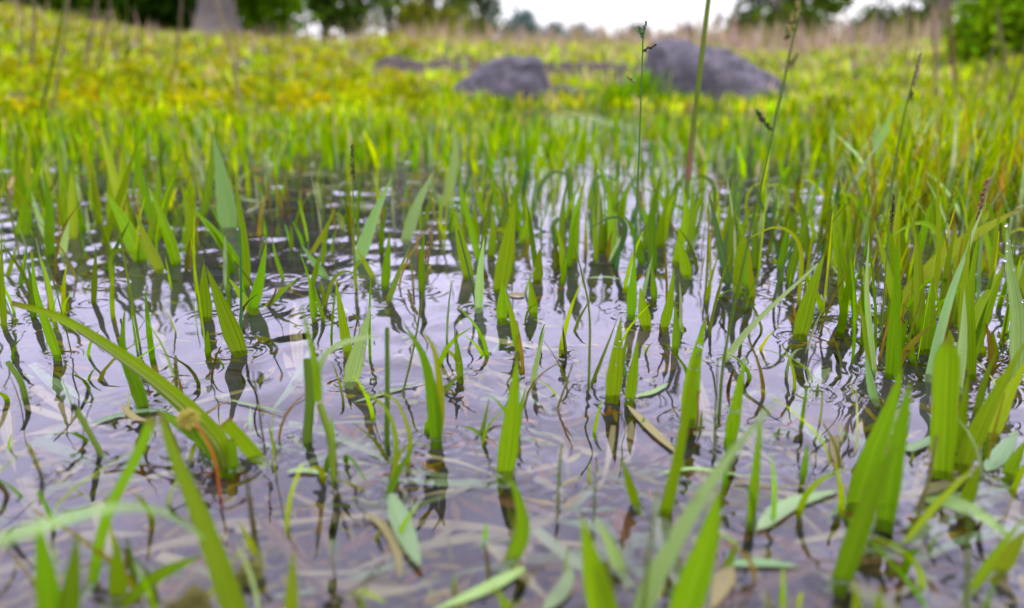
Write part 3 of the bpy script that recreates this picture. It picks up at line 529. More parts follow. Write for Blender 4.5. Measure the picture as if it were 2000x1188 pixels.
plant('reed', 'reed stem', 'bluish thin stem leaning right above the far-leaning thin leaf', [('S', [(1510,590),(1530,520),(1560,455)], 6, 'l', {})])
gb('blurred whitish blade leaning right in the far right grass', [(1690,350),(1712,290),(1745,215)], 22, 'p', lean=0, shape='leaf')
gb('blurred pale green bent blade left of centre in the far grass', [(870,400),(890,300),(880,230)], 20, 'p', lean=0)
gb('blue-green wide blade leaning right over the dark ripples', [(700,510),(728,430),(766,345)], 26, 'p', rot=0)
gb('bright narrow blade beside the blue-green wide blade', [(752,560),(756,510),(762,450)], 18, 'g')
gb('tall soft blade in the blurred grass, left of centre', [(792,470),(815,400),(850,330)], 24, 'p')
gb('slanting olive blade over the reflected dark stalk, left centre', [(758,590),(776,540),(802,478)], 12, 's')
gb('short blade under the very broad upright blade, beside the thin bright leaf', [(1885,985),(1900,945),(1916,902)], 26, 'g')
gb('short wide blade touching the right frame edge, below the brown-edged leaf', [(1968,930),(1985,895),(2004,858)], 26, 'g')
gb('olive blade cut by the right frame edge near the arched dewy leaf', [(1950,1118),(1982,1068),(2012,1028)], 30, 'y')
gb('small yellow blade at the bottom edge below the pale-footed blade', [(1668,1240),(1674,1180),(1668,1128)], 24, 'y')
gb('blade at the bottom edge between the two pale floating leaves of the centre', [(1000,1240),(988,1185),(962,1142)], 26, 'g')
gb('dim olive blade at the bottom edge left of the cream curled leaf', [(704,1240),(708,1190),(712,1130)], 14, 's')
gb('half-sunken pale green blade right of the folded broad bottom blade', [(1215,1120),(1190,1060),(1158,1004)], 26, 'p', lean=.3)
plant('floating_leaf', 'leaf', 'upright pale leaf scrap near the right edge beside the brown-edged leaf', [('B', [(1925,925),(1955,885),(1988,838)], 34, 'w', {'flat': True, 'shape': 'leaf'})])
plant('floating_leaf', 'leaf', 'pale strip floating behind the big pair toward the broad upright blade', [('B', [(1770,882),(1810,862),(1850,846)], 24, 'w', {'flat': True, 'shape': 'cut'})])
plant('floating_leaf', 'leaf', 'long pinkish straw floating between the stem-like blade and the big pair', [('B', [(1435,945),(1560,950),(1660,948)], 7, 't', {'flat': True, 'shape': 'thin'})])
for p, lab in (((538,886,523,822), 'thin dark needle in open water left of the node stem'), ((1518,852,1524,832), 'tiny floating sprout with a dark reflection, above the lone small spike'), ((1368,838,1371,798), 'tiny dark needle left of the bright needle-tipped blade'), ((1596,768,1598,748), 'tiny star-like sprout in the quiet water right of the bright needle-tipped blade'),
   ((1335,918,1333,890), 'tiny sprout between the sheathed blade and the bright thin floating leaf'), ((1222,738,1216,700), 'thin sliver in front of the ribbed upright pair'), ((222,830,224,815), 'tiny sprout on the pale mint floating leaf'), ((1105,690,1100,640), 'short dark sliver above the dry forked sprig')):
    a, b, c, d = p
    plant('water_sprout', 'sprout', lab, [('B', [(a,b),((a+c)/2,(b+d)/2),(c,d)], 7, 's', {}), ('B', [(a,b),(a-10,b-6)], 5, 's', {'root': False}), ('B', [(a,b),(a+12,b-5)], 5, 'b', {'root': False})])
# ------------------------------------------------------------------ dew beads on some wet blades (parts of those blades)
def mkdrop():
    me = bpy.data.meshes.new('dew_drop'); V, Fc = ICO; 
    import bmesh
    bm = bmesh.new(); bmesh.ops.create_icosphere(bm, subdivisions=2, radius=1); bm.to_mesh(me); bm.free()
    for p in me.polygons: p.use_smooth = True
    m, t = newmat('dew'); b = N(t, 'ShaderNodeBsdfPrincipled'); b.inputs['Roughness'].default_value = .02; b.inputs['IOR'].default_value = 1.33; b.inputs['Transmission Weight'].default_value = 1
    o = N(t, 'ShaderNodeOutputMaterial'); t.links.new(b.outputs[0], o.inputs[0]); me.materials.append(m); return me
DROP = mkdrop()
def dew(label_start, n):
    for o in list(COL.objects):
        if o.get('label', '').startswith(label_start):
            tgt = o if o.type == 'MESH' else o.children[-1]
            vs = [v.co.copy() for v in tgt.data.vertices]; vs = [v for v in vs if v.z > .004]; off = tgt.matrix_basis.translation + (o.location if tgt is not o else Vector((0, 0, 0)))
            for i in range(n):
                v = random.choice(vs[len(vs)//4:]); d = bpy.data.objects.new('dew_drop', DROP); COL.objects.link(d); d.parent = o
                s = random.uniform(.0005, .0013); p = v.lerp(Vector((0, 0, H)), .002)
                d.location = p if tgt is o else p - o.location; d.scale = (s, s*.8, s*1.15)
for s, n in (('tall dewy', 16), ('dewy bluish', 14), ('pale arched leaf', 10), ('wide blade with whitish', 8), ('wide ribbed upright', 6), ('huge blurred', 8), ('bright blade tapering', 5)): dew(s, n)
for i in range(36):
    px, py = random.choice([(1150,765),(1240,790),(1700,760),(1800,760),(1900,760),(860,745),(650,935),(1950,900),(1000,925),(1345,830),(1560,700),(750,870)]); P = onz(px+random.gauss(0, 28), py+random.gauss(0, 14), .0006)
    d = bpy.data.objects.new('bubble', DROP); COL.objects.link(d); s_ = random.uniform(.0006, .0017); d.location = P; d.scale = (s_, s_, s_*.8)
    tag(d, 'tiny clear bubble floating on the water among the stems', 'bubble', 'bubbles on the water', 'thing')
# ------------------------------------------------------------------ middle distance blades, each its own object
zones = [  # label, x0,x1,y0,y1,count, height px, width px, mats
 ('green blade in the loose stand left of the dark open ripples', 0, 400, 380, 500, 34, (70, 170), (12, 24), 'gggyd', 'blades of the left stand'),
 ('green blade in the belt across the upper centre water', 880, 1320, 400, 540, 62, (50, 120), (10, 20), 'gggdl', 'blades of the centre belt'),
 ('green blade in the belt right of the thick reed stem', 1340, 1660, 420, 600, 46, (60, 140), (9, 20), 'ggdyl', 'blades right of the reed'),
 ('green blade in the crowded stand by the right edge', 1640, 2010, 470, 760, 52, (80, 200), (9, 24), 'gggyp', 'blades of the right stand'),
 ('sparse short blade beside the dark open ripples', 480, 880, 430, 600, 16, (40, 90), (8, 14), 'gdyg', 'sparse blades by the ripples'),
 ('small far blade at the edge of the left pond water', 0, 240, 500, 640, 8, (50, 100), (8, 14), 'gdy', 'small blades by the left edge'),
]
for lab, x0, x1, y0, y1, cnt, hh, ww, mats, grp in zones:
    for i in range(cnt):
        by = y0+(y1-y0)*random.random()**1.5; bx = random.uniform(x0, x1); k = .8+.6*(by-y0)/(y1-y0)
        h = random.uniform(*hh)*k*1.15; ln = random.gauss(.05, .22)*h; bend = random.gauss(0, .03)*h
        kink = random.random() < .14; sg = random.choice((-1, 1))
        if kink:
            o = gb(lab, [(bx, by), (bx+ln*.4, by-h*.5), (bx+ln*.5+sg*h*.22, by-h*.68), (bx+ln*.5+sg*h*.6, by-h*.5)], random.uniform(*ww)*k*.6, random.choice(mats+'y'), lean=random.uniform(-.2, .35)); o['group'] = grp; continue
        o = gb(lab, [(bx, by), (bx+ln*.5+bend, by-h*.55), (bx+ln, by-h)], random.uniform(*ww)*k*.74, random.choice(mats), lean=random.uniform(-.2, .35), rot=random.uniform(-.4,.4), tw=random.uniform(-.3,.3), fold=.12)
        o['group'] = grp
# ------------------------------------------------------------------ drowned leaves and flecks
dl = [('T', 'cream dead grass leaf lying drowned on the pond bed', 'cream drowned leaves'), ('R', 'rusty dead grass leaf lying drowned on the pond bed', 'rusty drowned leaves'), ('W', 'pale greenish grass leaf lying drowned in the shallow water', 'pale drowned leaves')]
for i in range(170):
    py = 680+520*random.random()**.8; px = random.uniform(-40, 2040)
    if i % 3 == 0: px = random.uniform(900, 2040); py = random.uniform(860, 1200)
    z = -random.uniform(.004, .026); L = random.uniform(90, 300)*(.5+py/1600); a = random.choice([random.gauss(.5, .5), random.gauss(2.6, .5), random.uniform(0, 3.14)])
    dx, dy = math.cos(a)*L*.5, math.sin(a)*L*.5*.6; b = random.uniform(-.05, .05)*L
    k, lab, grp = random.choice([dl[0], dl[0], dl[0], dl[1], dl[2], dl[2]])
    o = plant('drowned_leaf', 'leaf', lab, [('B', [(px-dx, py-dy, z), (px+b*.5, py+b, z-.002), (px+dx, py+dy, z-.003)], random.uniform(10, 34)*(.35+py/1500), k, {'flat': True, 'shape': random.choice(['leaf', 'blade', 'blade']), 'fold': .1})])
    o['group'] = grp
# ------------------------------------------------------------------ water surface with ripples and menisci
yr = np.concatenate([[-3, -1, -.3, 0], np.arange(.08, .22, .006), .22*np.exp(.0036*np.arange(0, 600)), ])
yl = yr[-1]; yr = np.concatenate([yr, np.geomspace(yl*1.004, 9, 330)])
tt = np.linspace(-1, 1, 1101); wid = .30+.78*np.maximum(yr, .0)+np.where(yr < .1, .2, 0)
X = tt[None]*wid[:, None]; Y = np.repeat(yr[:, None], len(tt), 1); Z = np.zeros_like(X)
def amp_at(x, y):
    left = sm((-.0-x)/.15)*sm((y-.68)/.25)*.34
    u = x/np.maximum(y, .2); right = sm((u-.38)/.12)*.6
    return (.44 + left + right)*(.62+.38*np.clip(lump(x, y, .45, o=33), -1, 1.3))
A = amp_at(X, Y)
wr = np.random.default_rng(8)
for i in range(46):
    wl = np.exp(wr.uniform(np.log(.024), np.log(.10))); ang = wr.normal(math.pi/2, 1.0) if i % 3 else wr.uniform(0, math.pi)
    kx, ky = math.cos(ang)*2*math.pi/wl, math.sin(ang)*2*math.pi/wl
    am = .021*wl/(2*math.pi)*(.6 if wl < .035 else 1)
    mod = .5+.5*np.sin(X*wr.uniform(3, 14)+Y*wr.uniform(-12, 12)+wr.uniform(0, 6)) if i % 2 else 1
    res = np.maximum(np.gradient(yr), 1e-4)[:, None]; fade = np.clip(wl/(res*4)-.3, 0, 1)
    Z += am*A*mod*fade*np.sin(kx*X+ky*Y+wr.uniform(0, 6.28)+1.2*np.sin(X*25+Y*9+i)*.5)
# little ring ripples and the meniscus each stem pulls up
for (x0, y0, x1, y1) in EMERGE:
    if y0 < .1 or y0 > 2.2: continue
    i0, i1 = np.searchsorted(yr, [y0-.03, y0+.03]); wdt = wid[(i0+i1)//2]; j0 = int(((x0-.035)/wdt+1)*550); j1 = int(((x1+.035)/wdt+1)*550)
    j0, j1 = max(j0, 0), min(j1, 1101)
    if j1-j0 < 2: continue
    xs = X[i0:i1, j0:j1]; yy = Y[i0:i1, j0:j1]
    dx = np.maximum(np.maximum(x0-xs, xs-x1), 0); d = np.hypot(dx, yy-y0)
    Z[i0:i1, j0:j1] += .0014*np.exp(-d/.0026) + .00022*np.cos(d*2*math.pi/.009+1)*np.exp(-(d/.016)**2)
water = link('water', gridmesh('water', X, Y, Z), 'water'); tag(water, kind='structure')
# ------------------------------------------------------------------ grass masses
PK = .48
def pal(n, cs, var=.18):
    cs = np.array(cs)*PK; c = cs[rng.integers(0, len(cs), n)]; return np.clip(c*(1+rng.normal(0, var, (n, 1)))*(1+rng.normal(0, .06, (n, 3)))*np.where(c[:, 2:3] < .05, [[1.06, 1.06, .25]], 1.0), .0004, .9)
def stand(name, x, y, h, wdt, cols, lean=.25, k=5, side=None, label=None, cat='grass', z=None, power=1.8):
    n = len(x); z = ground_z(x, y) if z is None else z
    s = np.linspace(0, 1, k)[None]; az = rng.uniform(0, 2*math.pi, n); ln = np.abs(rng.normal(0, lean, n))*h; 
    P = np.zeros((n, k, 3)); P[..., 0] = x[:, None]+(np.cos(az)*ln)[:, None]*s**power; P[..., 1] = y[:, None]+(np.sin(az)*ln)[:, None]*s**power; P[..., 2] = z[:, None]+h[:, None]*(s-.25*(ln/h)[:, None]*s**2)
    W = (wdt/2)[:, None]*np.clip(.75+.5*s, 0, 1)*(1-s**2.2)+.0004
    sa = rng.uniform(-.9, .9, n); S = np.stack([np.cos(sa), np.sin(sa), np.zeros(n)], 1)
    o = ribbons(name, P, W, S, cols); tag(o, label, cat, None, 'stuff'); return o
def scatter(n, y0, y1, u0, u1, dens=None, pw=1.0):
    y = y0*(y1/y0)**(rng.random(n)**pw); u = rng.uniform(u0, u1, n); x = u*y
    if dens is not None: m = rng.random(n) < dens(x, y, u); x, y = x[m], y[m]
    return x, y
YG = [(.36,.54,.004), (.30,.50,.004), (.50,.62,.006), (.40,.56,.006), (.16,.30,.006), (.26,.44,.006), (.20,.26,.01), (.46,.40,.10), (.48,.34,.20), (.10,.14,.01), (.38,.44,.10)]
G1 = [(.19,.38,.004), (.13,.31,.004), (.25,.42,.006), (.10,.22,.008), (.32,.42,.01), (.30,.42,.14)]
# grass standing in the far water
def d1(x, y, u):
    s = shore(x, y); c = sm((y-1.12)/.9)*.95+.06
    gap = np.exp(-((u+.0-.03)/.12)**2)*sm((1.45-y)/.3)*.65
    lg = sm((-u-.02)/.1)*sm((u+.33)/.08)*sm((1.55-y)/.35)*.8
    return np.clip(c-gap-lg, 0.0, 1)*(y < s+.3)*(.55+.45*(lump(x, y, .35, o=12) > -.5))
x, y = scatter(14000, 1.02, 3.9, -.85, .85, d1, .68); n = len(x)
cg = pal(n, G1); yl_ = rng.random(n) < sm((y-1.4)/1.6)*.75*sm((-x/y+.15)/.35)+.1; cg[yl_] = pal(int(yl_.sum()), YG[:5]+[(.46,.36,.16)])*1.1
stand('grass', x, y, rng.uniform(.035, .105, n)*(1-.68*sm((y-1.8)/1.2)), rng.uniform(.006, .011, n), cg, label='mid green grass standing thick in the far shallow water', z=np.maximum(ground_z(x, y), -.03))
# slimmer blades and stems filling the loose stands nearer by
x, y = scatter(1900, .50, 1.25, -.75, .75, lambda x, y, u: np.clip(.10+.5*sm((y-.6)/.5)+.55*sm((u-.3)/.2), 0, 1)*(1-.75*np.exp(-((u+.17)/.16)**2)*(y < .95)), .8); n = len(x)
thin = rng.random(n) < .55
stand('grass', x, y, rng.uniform(.02, .075, n)*(1+.5*thin), np.where(thin, rng.uniform(.0012, .0025, n), rng.uniform(.003, .0065, n)), pal(n, G1+[(.10,.14,.03), (.22,.18,.06)]), lean=.3, label='slim grass filling the loose stands in the nearer water', z=np.full(n, -.012))
x, y = scatter(330, .24, .62, -.85, .85, lambda x, y, u: np.clip(.35+.5*sm((np.abs(u+.05)-.15)/.4)+.5*(lump(x, y, .12, o=8) > .6), 0, 1)); n = len(x)
stand('grass', x, y, rng.uniform(.008, .05, n), rng.uniform(.0008, .0032, n), pal(n, G1+[(.12,.14,.03), (.22,.16,.06), (.10,.07,.06)]), lean=.9, k=6, label='fine bent grass threads poking out of the near water', z=np.full(n, -.008), power=2.4)
# rotting litter on the bed close by
n = 5200; y = .2*(7.0)**(rng.random(n)**.9); x = rng.uniform(-.8, .8, n)*(y+.1); az = rng.normal(.3, 1.2, n); Lf = rng.uniform(.002, .014, n); s = np.linspace(-1, 1, 4)[None]
P = np.zeros((n, 4, 3)); P[..., 0] = x[:, None]+np.cos(az)[:, None]*Lf[:, None]*s; P[..., 1] = y[:, None]+np.sin(az)[:, None]*Lf[:, None]*s; P[..., 2] = np.minimum(-.012, ground_z(x, y)+.004)[:, None]+rng.uniform(0, .012, (n, 1))*.9
P[..., 2] = np.minimum(P[..., 2], -.008)
S = np.stack([-np.sin(az), np.cos(az), np.zeros(n)], 1); W = np.repeat(rng.uniform(.0008, .0035, n)[:, None], 4, 1)*(1-s**2*.85)
tag(ribbons('bed_litter', P, W, S, pal(n, [(.14,.11,.06), (.08,.05,.06), (.22,.18,.08), (.16,.08,.05), (.12,.14,.06), (.05,.03,.05)], .4)), 'rotting brown leaf bits littering the pond bed close by', 'leaf litter', None, 'stuff')
# tiny floating bits and leaf scraps between far stems
x, y = scatter(1500, 1.05, 3.0, -.8, .8, lambda x, y, u: (rng.random(len(x)) < .8)*1.0); n = len(x)
az = rng.uniform(0, 6.28, n); Lf = rng.uniform(.008, .03, n); s = np.linspace(-1, 1, 4)[None]
P = np.zeros((n, 4, 3)); P[..., 0] = x[:, None]+np.cos(az)[:, None]*Lf[:, None]*s; P[..., 1] = y[:, None]+np.sin(az)[:, None]*Lf[:, None]*s; P[..., 2] = .0025
S = np.stack([-np.sin(az), np.cos(az), np.zeros(n)], 1); W = np.repeat(rng.uniform(.002, .004, n)[:, None], 4, 1)*(1-s**2*.8)
tag(ribbons('leaf_scraps', P, W, S, pal(n, [(.4,.42,.25), (.3,.3,.12), (.35,.45,.2), (.3,.18,.08)])), 'small pale leaf scraps floating between the far stems', 'leaf litter', None, 'stuff')
# dense right hand grass
def d2(x, y, u): return sm((u-.40-.06*np.sin(y*6))/.1)*(y < 3.6)
x, y = scatter(6500, 1.0, 3.6, .38, 1.0, d2, .9); n = len(x)
stand('tall_grass', x, y, rng.uniform(.07, .17, n)*(1-.55*sm((y-1.4)/1.0)), rng.uniform(.005, .010, n), pal(n, [(.44,.50,.01), (.30,.44,.006), (.22,.38,.006), (.36,.46,.01), (.16,.28,.008), (.10,.20,.008), (.30,.40,.01), (.34,.26,.10), (.36,.48,.18)]), lean=.35, label='dense bright grass crowding the right side of the pond', z=np.maximum(ground_z(x, y), -.03))  # last, lightest tint paints a whitish glare onto some blades
# yellow-green turf of the banks
x, y = scatter(5200, 2.0, 4.2, -1.0, .7, lambda x, y, u: (y > shore(x, y)-.2)*1.0); n = len(x)
stand('bank_blades', x, y, rng.uniform(.03, .08, n), rng.uniform(.005, .009, n), pal(n, YG+G1), lean=.35, label='mixed taller grass along the edge of the pond')
def d3(x, y, u): 
    s = shore(x, y); return (y > s-.15)*(1-.6*((y > 4.35) & (y < 4.75) & (u > -.18) & (u < .2)))
x, y = scatter(60000, 1.9, 13, -1.0, 1.0, d3, .95); n = len(x); dry = rng.random(n) < .16*sm((y-3)/3)
c = pal(n, YG); c[dry] = pal(int(dry.sum()), [(.45,.33,.22), (.40,.28,.17)])
patch = np.clip(1+.40*lump(x, y, .4, o=40)+.22*lump(x, y, .13, o=22), .28, 1.6)[:, None]; c = c*patch*1.22
stand('bank_grass', x, y, rng.uniform(.02, .06, n)*(1+.5*dry)*(1+.08*y), rng.uniform(.006, .013, n)*(1+.05*y), c, lean=.6, k=4, label='low yellow-green turf covering the banks round the pond')
# thicker small-leaved clumps on the left bank
x, y = scatter(900, 2.0, 8, -.95, -.1, lambda x, y, u: (y > shore(x, y))*1.0); m = len(x)
rep = 26; X0 = np.repeat(x, rep); Y0 = np.repeat(y, rep); rad = np.repeat(rng.uniform(.02, .07, m), rep)
d = rng.normal(size=(m*rep, 3)); d /= np.linalg.norm(d, axis=1)[:, None]; d[:, 2] = np.abs(d[:, 2])
zc = ground_z(X0, Y0); ctr = np.stack([X0+d[:, 0]*rad, Y0+d[:, 1]*rad, zc+.01+d[:, 2]*rad*1.1], 1); az = rng.uniform(0, 6.28, m*rep); s = np.linspace(-1, 1, 3)[None]
dirv = np.stack([np.cos(az), np.sin(az), rng.uniform(0, 1, m*rep)], 1); Lf = rng.uniform(.006, .014, m*rep)*(1+.06*Y0)
P = ctr[:, None]+dirv[:, None]*Lf[:, None, None]*s[..., None]; S = np.cross(dirv, rng.normal(size=(m*rep, 3))); S /= np.linalg.norm(S, axis=1)[:, None]
cc = np.repeat(pal(m, [(.42,.42,.01), (.34,.38,.01), (.26,.34,.01), (.46,.44,.02)], .25), rep, 0)
tag(ribbons('bank_weeds', P, np.repeat(Lf[:, None]*.55, 3, 1)*(1-.6*s**2), S, cc), 'small-leaved yellow weeds in clumps on the left bank', 'weeds', None, 'stuff')
# far dry grass
def d4(x, y, u): return np.where(u > -.15, 1, .25)
x, y = scatter(16000, 6.5, 45, -.9, .95, d4, .8); n = len(x)
stand('dry_grass', x, y, rng.uniform(.10, .30, n)*(1+.02*y)*np.where(x/y > .2, 1.25, .9), rng.uniform(.006, .014, n)*(1+.1*y), pal(n, [(.46,.33,.24), (.40,.27,.18), (.42,.36,.16), (.30,.30,.10), (.5,.38,.30)]), lean=.3, k=4, label='pinkish dry grass across the far field', z=ground_z(x, y)-.01)
# ------------------------------------------------------------------ dry stalks out of focus at the back left and right
def stalk(px0, py0, px1, py1, Yd, wpx, mat, label, grp=None, nm='dry_stalk'):
    B = aty(px0, py0, Yd); gz = float(ground_z(B.x, B.y)); T = aty(px1, py1, Yd*.98); B2 = B+(B-T)*max(0, (B.z-gz)/max(.01, (T.z-B.z)))
    T2 = T+(T-B)*.25; r = wpx/FPX*Yd*.36
    o = link(nm, tube_mesh(nm, spline([B2, (B+T)*.5+Vector((r*2, 0, 0)), T2], 12), r, r*.5), mat); tag(o, label, 'dry stalk', grp); return o
for i, a in enumerate([(100,200,132,0,2.2,7,'c','tan upright stalk, leftmost long one above the left bank'),(108,70,122,0,1.9,8,'s','greenish stalk beside the leftmost tan stalk'),(60,90,62,0,3.2,9,'c','stout tan stalk against the dark trees at far left'),
   (40,90,45,0,3.0,5,'c','thin tan stalk left of the stout one'),(178,45,186,-10,3.4,8,'c','left one of two short stalks before the dark trees'),(203,45,212,-10,3.4,7,'c','right one of two short stalks before the dark trees'),
   (245,45,243,-10,3.4,5,'s','thin greenish stalk before the darkest tree'),(456,150,420,0,2.4,9,'c','pink-tan stalk slanting left before the flared trunk'),(458,160,458,0,2.6,4,'c','hair-thin upright stalk beside the slanting pink-tan stalk'),
   (530,180,522,80,2.5,4,'k','thin dark stalk on the bank right of the trunk'),(345,60,350,-10,3.5,8,'c','tan stalk just left of the flared trunk'),(1860,150,1845,-10,2.6,8,'r','rust coloured stalk before the right hand tree'),
   (1822,130,1812,-10,2.8,9,'c','pale double stalk left of the rust coloured stalk'),(1950,150,1942,-10,2.4,7,'y','bright green stalk near the shrub at right'),(1920,150,1945,60,2.3,6,'c','bent straw stalk under the bright green stalk'),
   (1965,160,1950,50,2.4,6,'c','straw stalk right of the bright green stalk'),(1975,180,1998,90,2.1,10,'h','dark curved stalk against the right edge'),(1770,100,1775,10,3.2,5,'c','pale thin stalk before the middle of the right trees'),(1665,160,1660,60,3.0,5,'c','faint pale stalk in the right dry grass')]):
    stalk(*a)
# ------------------------------------------------------------------ rocks
def rock(name, label, pr, Y, dep, mat, group=None, seed=0):
    """pr: list of (px, py) silhouette left to right, at distance Y"""
    pts = [aty(px, py, Y) for px, py in pr]; xs = np.array([p.x for p in pts]); zs = np.array([p.z for p in pts])
    nx, ny = 90, 44; xx = np.linspace(xs[0], xs[-1], nx); zt = np.interp(xx, xs, zs); V = []
    for j in range(ny):
        v = -1+2*j/(ny-1)
        for i in range(nx):
            e_ = math.sin(math.pi*i/(nx-1))**.5; yy = Y + v*dep*e_ + (dep*.1 if v > 0 else 0)
            f = max(0, 1-abs(v)**2.3)**.55; base = -.07; z = base+(zt[i]-base)*f
            nn = noise.fractal(Vector((xx[i]*4+seed, yy*4, z*5)), .8, 2.3, 6)*.055+noise.noise(Vector((xx[i]*11, yy*9+seed, 3)))*.008
            V.append((xx[i]+nn*.4, yy-nn*f, z+nn*f*.7))
    V = np.array(V).reshape(ny, nx, 3)
    o = link(name, gridmesh(name, V[..., 0], V[..., 1], V[..., 2]), mat); tag(o, label, 'rock', group)
    mod = o.modifiers.new('solid', 'SOLIDIFY'); mod.thickness = .01
    return o
rock('boulder', 'purple-grey boulder at the foot of the eroded bank in the centre', [(870,200),(888,160),(930,138),(965,120),(1000,114),(1040,120),(1052,142),(1075,172),(1090,205)], 3.45, .3, 'rock')
rock('boulder', 'low flat dark rock right of the central boulder', [(1040,205),(1056,176),(1100,164),(1150,168),(1190,180),(1215,205)], 3.55, .2, 'rock', seed=5)
rock('boulder', 'largest dark rock with a long slope down to the right', [(1245,210),(1262,120),(1275,84),(1310,76),(1360,78),(1395,98),(1430,122),(1470,148),(1520,174),(1580,193),(1640,212)], 3.45, .38, 'rock', seed=9)
rock('boulder', 'brownish rounded rock in the grass below the right hand tree', [(1775,190),(1792,140),(1830,124),(1880,122),(1915,132),(1935,190)], 4.6, .25, 'rock2', seed=14)
rock('boulder', 'small low brown rock right of the largest rock', [(1560,225),(1580,190),(1620,182),(1660,192),(1690,225)], 3.3, .14, 'rock2', seed=21)
# ------------------------------------------------------------------ leafy weeds and shrubs
def leafball(name, c, rad, n, size, cols, parent=None, squash=1.0, mat='crown', hollow=.35, droop=0):
    c = np.array(c); d = rng.normal(size=(n, 3)); d /= np.linalg.norm(d, axis=1)[:, None]
    return leafcloud(name, c+d*(rad*(hollow+(1-hollow)*rng.random((n, 1))**.6))*np.array([1, 1, squash]), size, cols, parent, mat)
def leafcloud(name, ctr, size, cols, parent=None, mat='crown'):
    n = len(ctr); dv = rng.normal(size=(n, 3)); dv[:, 2] -= .3; dv /= np.linalg.norm(dv, axis=1)[:, None]; S = np.cross(dv, rng.normal(size=(n, 3))); S /= np.linalg.norm(S, axis=1)[:, None]
    L = size*rng.uniform(.6, 1.3, n); s = np.array([-1, 0, 1.0])[None]; P = ctr[:, None]+dv[:, None]*(L[:, None]*.5)[..., None]*s[..., None]
    W = (L*.26)[:, None]*np.array([.15, 1, .1])[None]; o = ribbons(name, P, W, S, cols, mat); o.parent = parent; return o
def empty(name, loc, label, cat, group=None):
    o = bpy.data.objects.new(name, None); COL.objects.link(o); o.location = loc; o.empty_display_size = .05; return tag(o, label, cat, group)
def setparent(c, o): c.parent = o; c.matrix_parent_inverse = o.matrix_basis.inverted()
def bush(px, py, Yd, rad, n, size, cs, label, name='shrub', squash=.8):
    c = aty(px, py, Yd); gz = float(ground_z(c.x, c.y)); o = empty(name, (c.x, c.y, gz), label, 'shrub')
    k = 14; cc = []
    for i in range(k):
        d = rng.normal(size=3); d /= np.linalg.norm(d); cc.append(np.array([c.x, c.y, max(c.z, gz+rad*.4)])+d*rad*.6*np.array([1, 1, squash]))
    m = n//k; ctr = np.concatenate([q+rng.normal(size=(m, 3))*rad*(.42 if name == 'weed' else .26) for q in cc]); ctr = ctr[ctr[:, 2] > gz]
    setparent(leafcloud('foliage', ctr, size, pal(len(ctr), cs, .25)), o)
    for i in range(4):
        t = cc[i]; st = link('stem', tube_mesh('stem', spline([Vector((c.x+rng.normal()*.02, c.y, gz-.02)), Vector(((c.x+t[0])/2, c.y, (gz+t[2])/2)), Vector(t)], 8), rad*.035, rad*.012), 's'); setparent(st, o)
    return o
bush(1935, 110, 4.4, .26, 2600, .06, [(.16,.32,.02), (.10,.24,.015), (.22,.38,.02)], 'bright green leafy shrub at the top right edge')
bush(1985, 100, 6.5, .25, 2600, .08, [(.08,.18,.03), (.12,.24,.03)], 'darker round shrub behind the bright one at right')

def tuft(px, py, Yd, n, rad, hh, label):
    c = onz(px, py) if Yd is None else aty(px, py, Yd); x = c.x+rng.normal(0, rad, n); y = c.y+rng.normal(0, rad, n); z = ground_z(x, y)-.01
    o = stand('grass_tuft', x, y, rng.uniform(.4, 1, n)*hh, rng.uniform(.006, .014, n), pal(n, [(.20,.44,.004), (.12,.34,.004), (.28,.48,.006), (.07,.20,.01)]), lean=.6, label=label, z=z); o['kind'] = 'thing'; o['category'] = 'grass tuft'; o['group'] = 'tufts round the rocks'
tuft(1262, 150, 3.3, 150, .05, .17, 'tall bright tuft leaning on the left end of the largest rock')
tuft(1205, 170, 3.2, 130, .06, .11, 'lower bright tuft between the two main rocks')
tuft(1330, 175, 3.15, 90, .06, .09, 'ragged tuft overlapping the foot of the largest rock')
tuft(1480, 190, 3.1, 90, .07, .07, 'ragged tuft below the long slope of the largest rock')
tuft(960, 190, 3.1, 80, .07, .07, 'ragged tuft before the central boulder')
tuft(880, 165, 3.4, 80, .06, .08, 'tan-green tuft at the left end of the central boulder')
bush(1412, 136, 3.3, .03, 60, .05, [(.24,.42,.01)], 'small upright weed with light leaves before the largest rock', name='weed')
bush(525, 40, 9.5, .45, 2200, .10, [(.12,.30,.02), (.18,.36,.03)], 'young bright green tree right of the flared trunk', name='sapling', squash=1.6)
bush(835, 56, 13, .50, 3000, .13, [(.08,.12,.03), (.14,.17,.04), (.20,.19,.08)], 'broad olive bush with brown tint behind the left field')
bush(900, 66, 16, .5, 1300, .13, [(.10,.14,.05), (.16,.20,.07)], 'lower olive bush right of the broad one')
bush(1710, 80, 14, .55, 1500, .13, [(.07,.13,.06), (.11,.18,.08)], 'low dark bush between the two right hand trees')
bush(1545, 66, 15, .55, 2200, .13, [(.07,.13,.05), (.10,.15,.06)], 'dark olive bush under the full tree right of the thick reed')
bush(1790, 62, 13, .5, 1800, .12, [(.06,.11,.05), (.09,.14,.06)], 'ragged dark bush behind the brown rock')
bush(160, 40, 10, .8, 4000, .13, [(.03,.07,.015), (.05,.11,.02)], 'dense dark bush at the far left behind the stalks')
bush(300, 38, 10.5, .9, 5000, .13, [(.015,.045,.015), (.03,.08,.02)], 'darkest dense bush left of the flared trunk')
bush(30, 15, 10, .7, 3000, .13, [(.04,.06,.015), (.07,.12,.02)], 'dark bush in the top left corner')
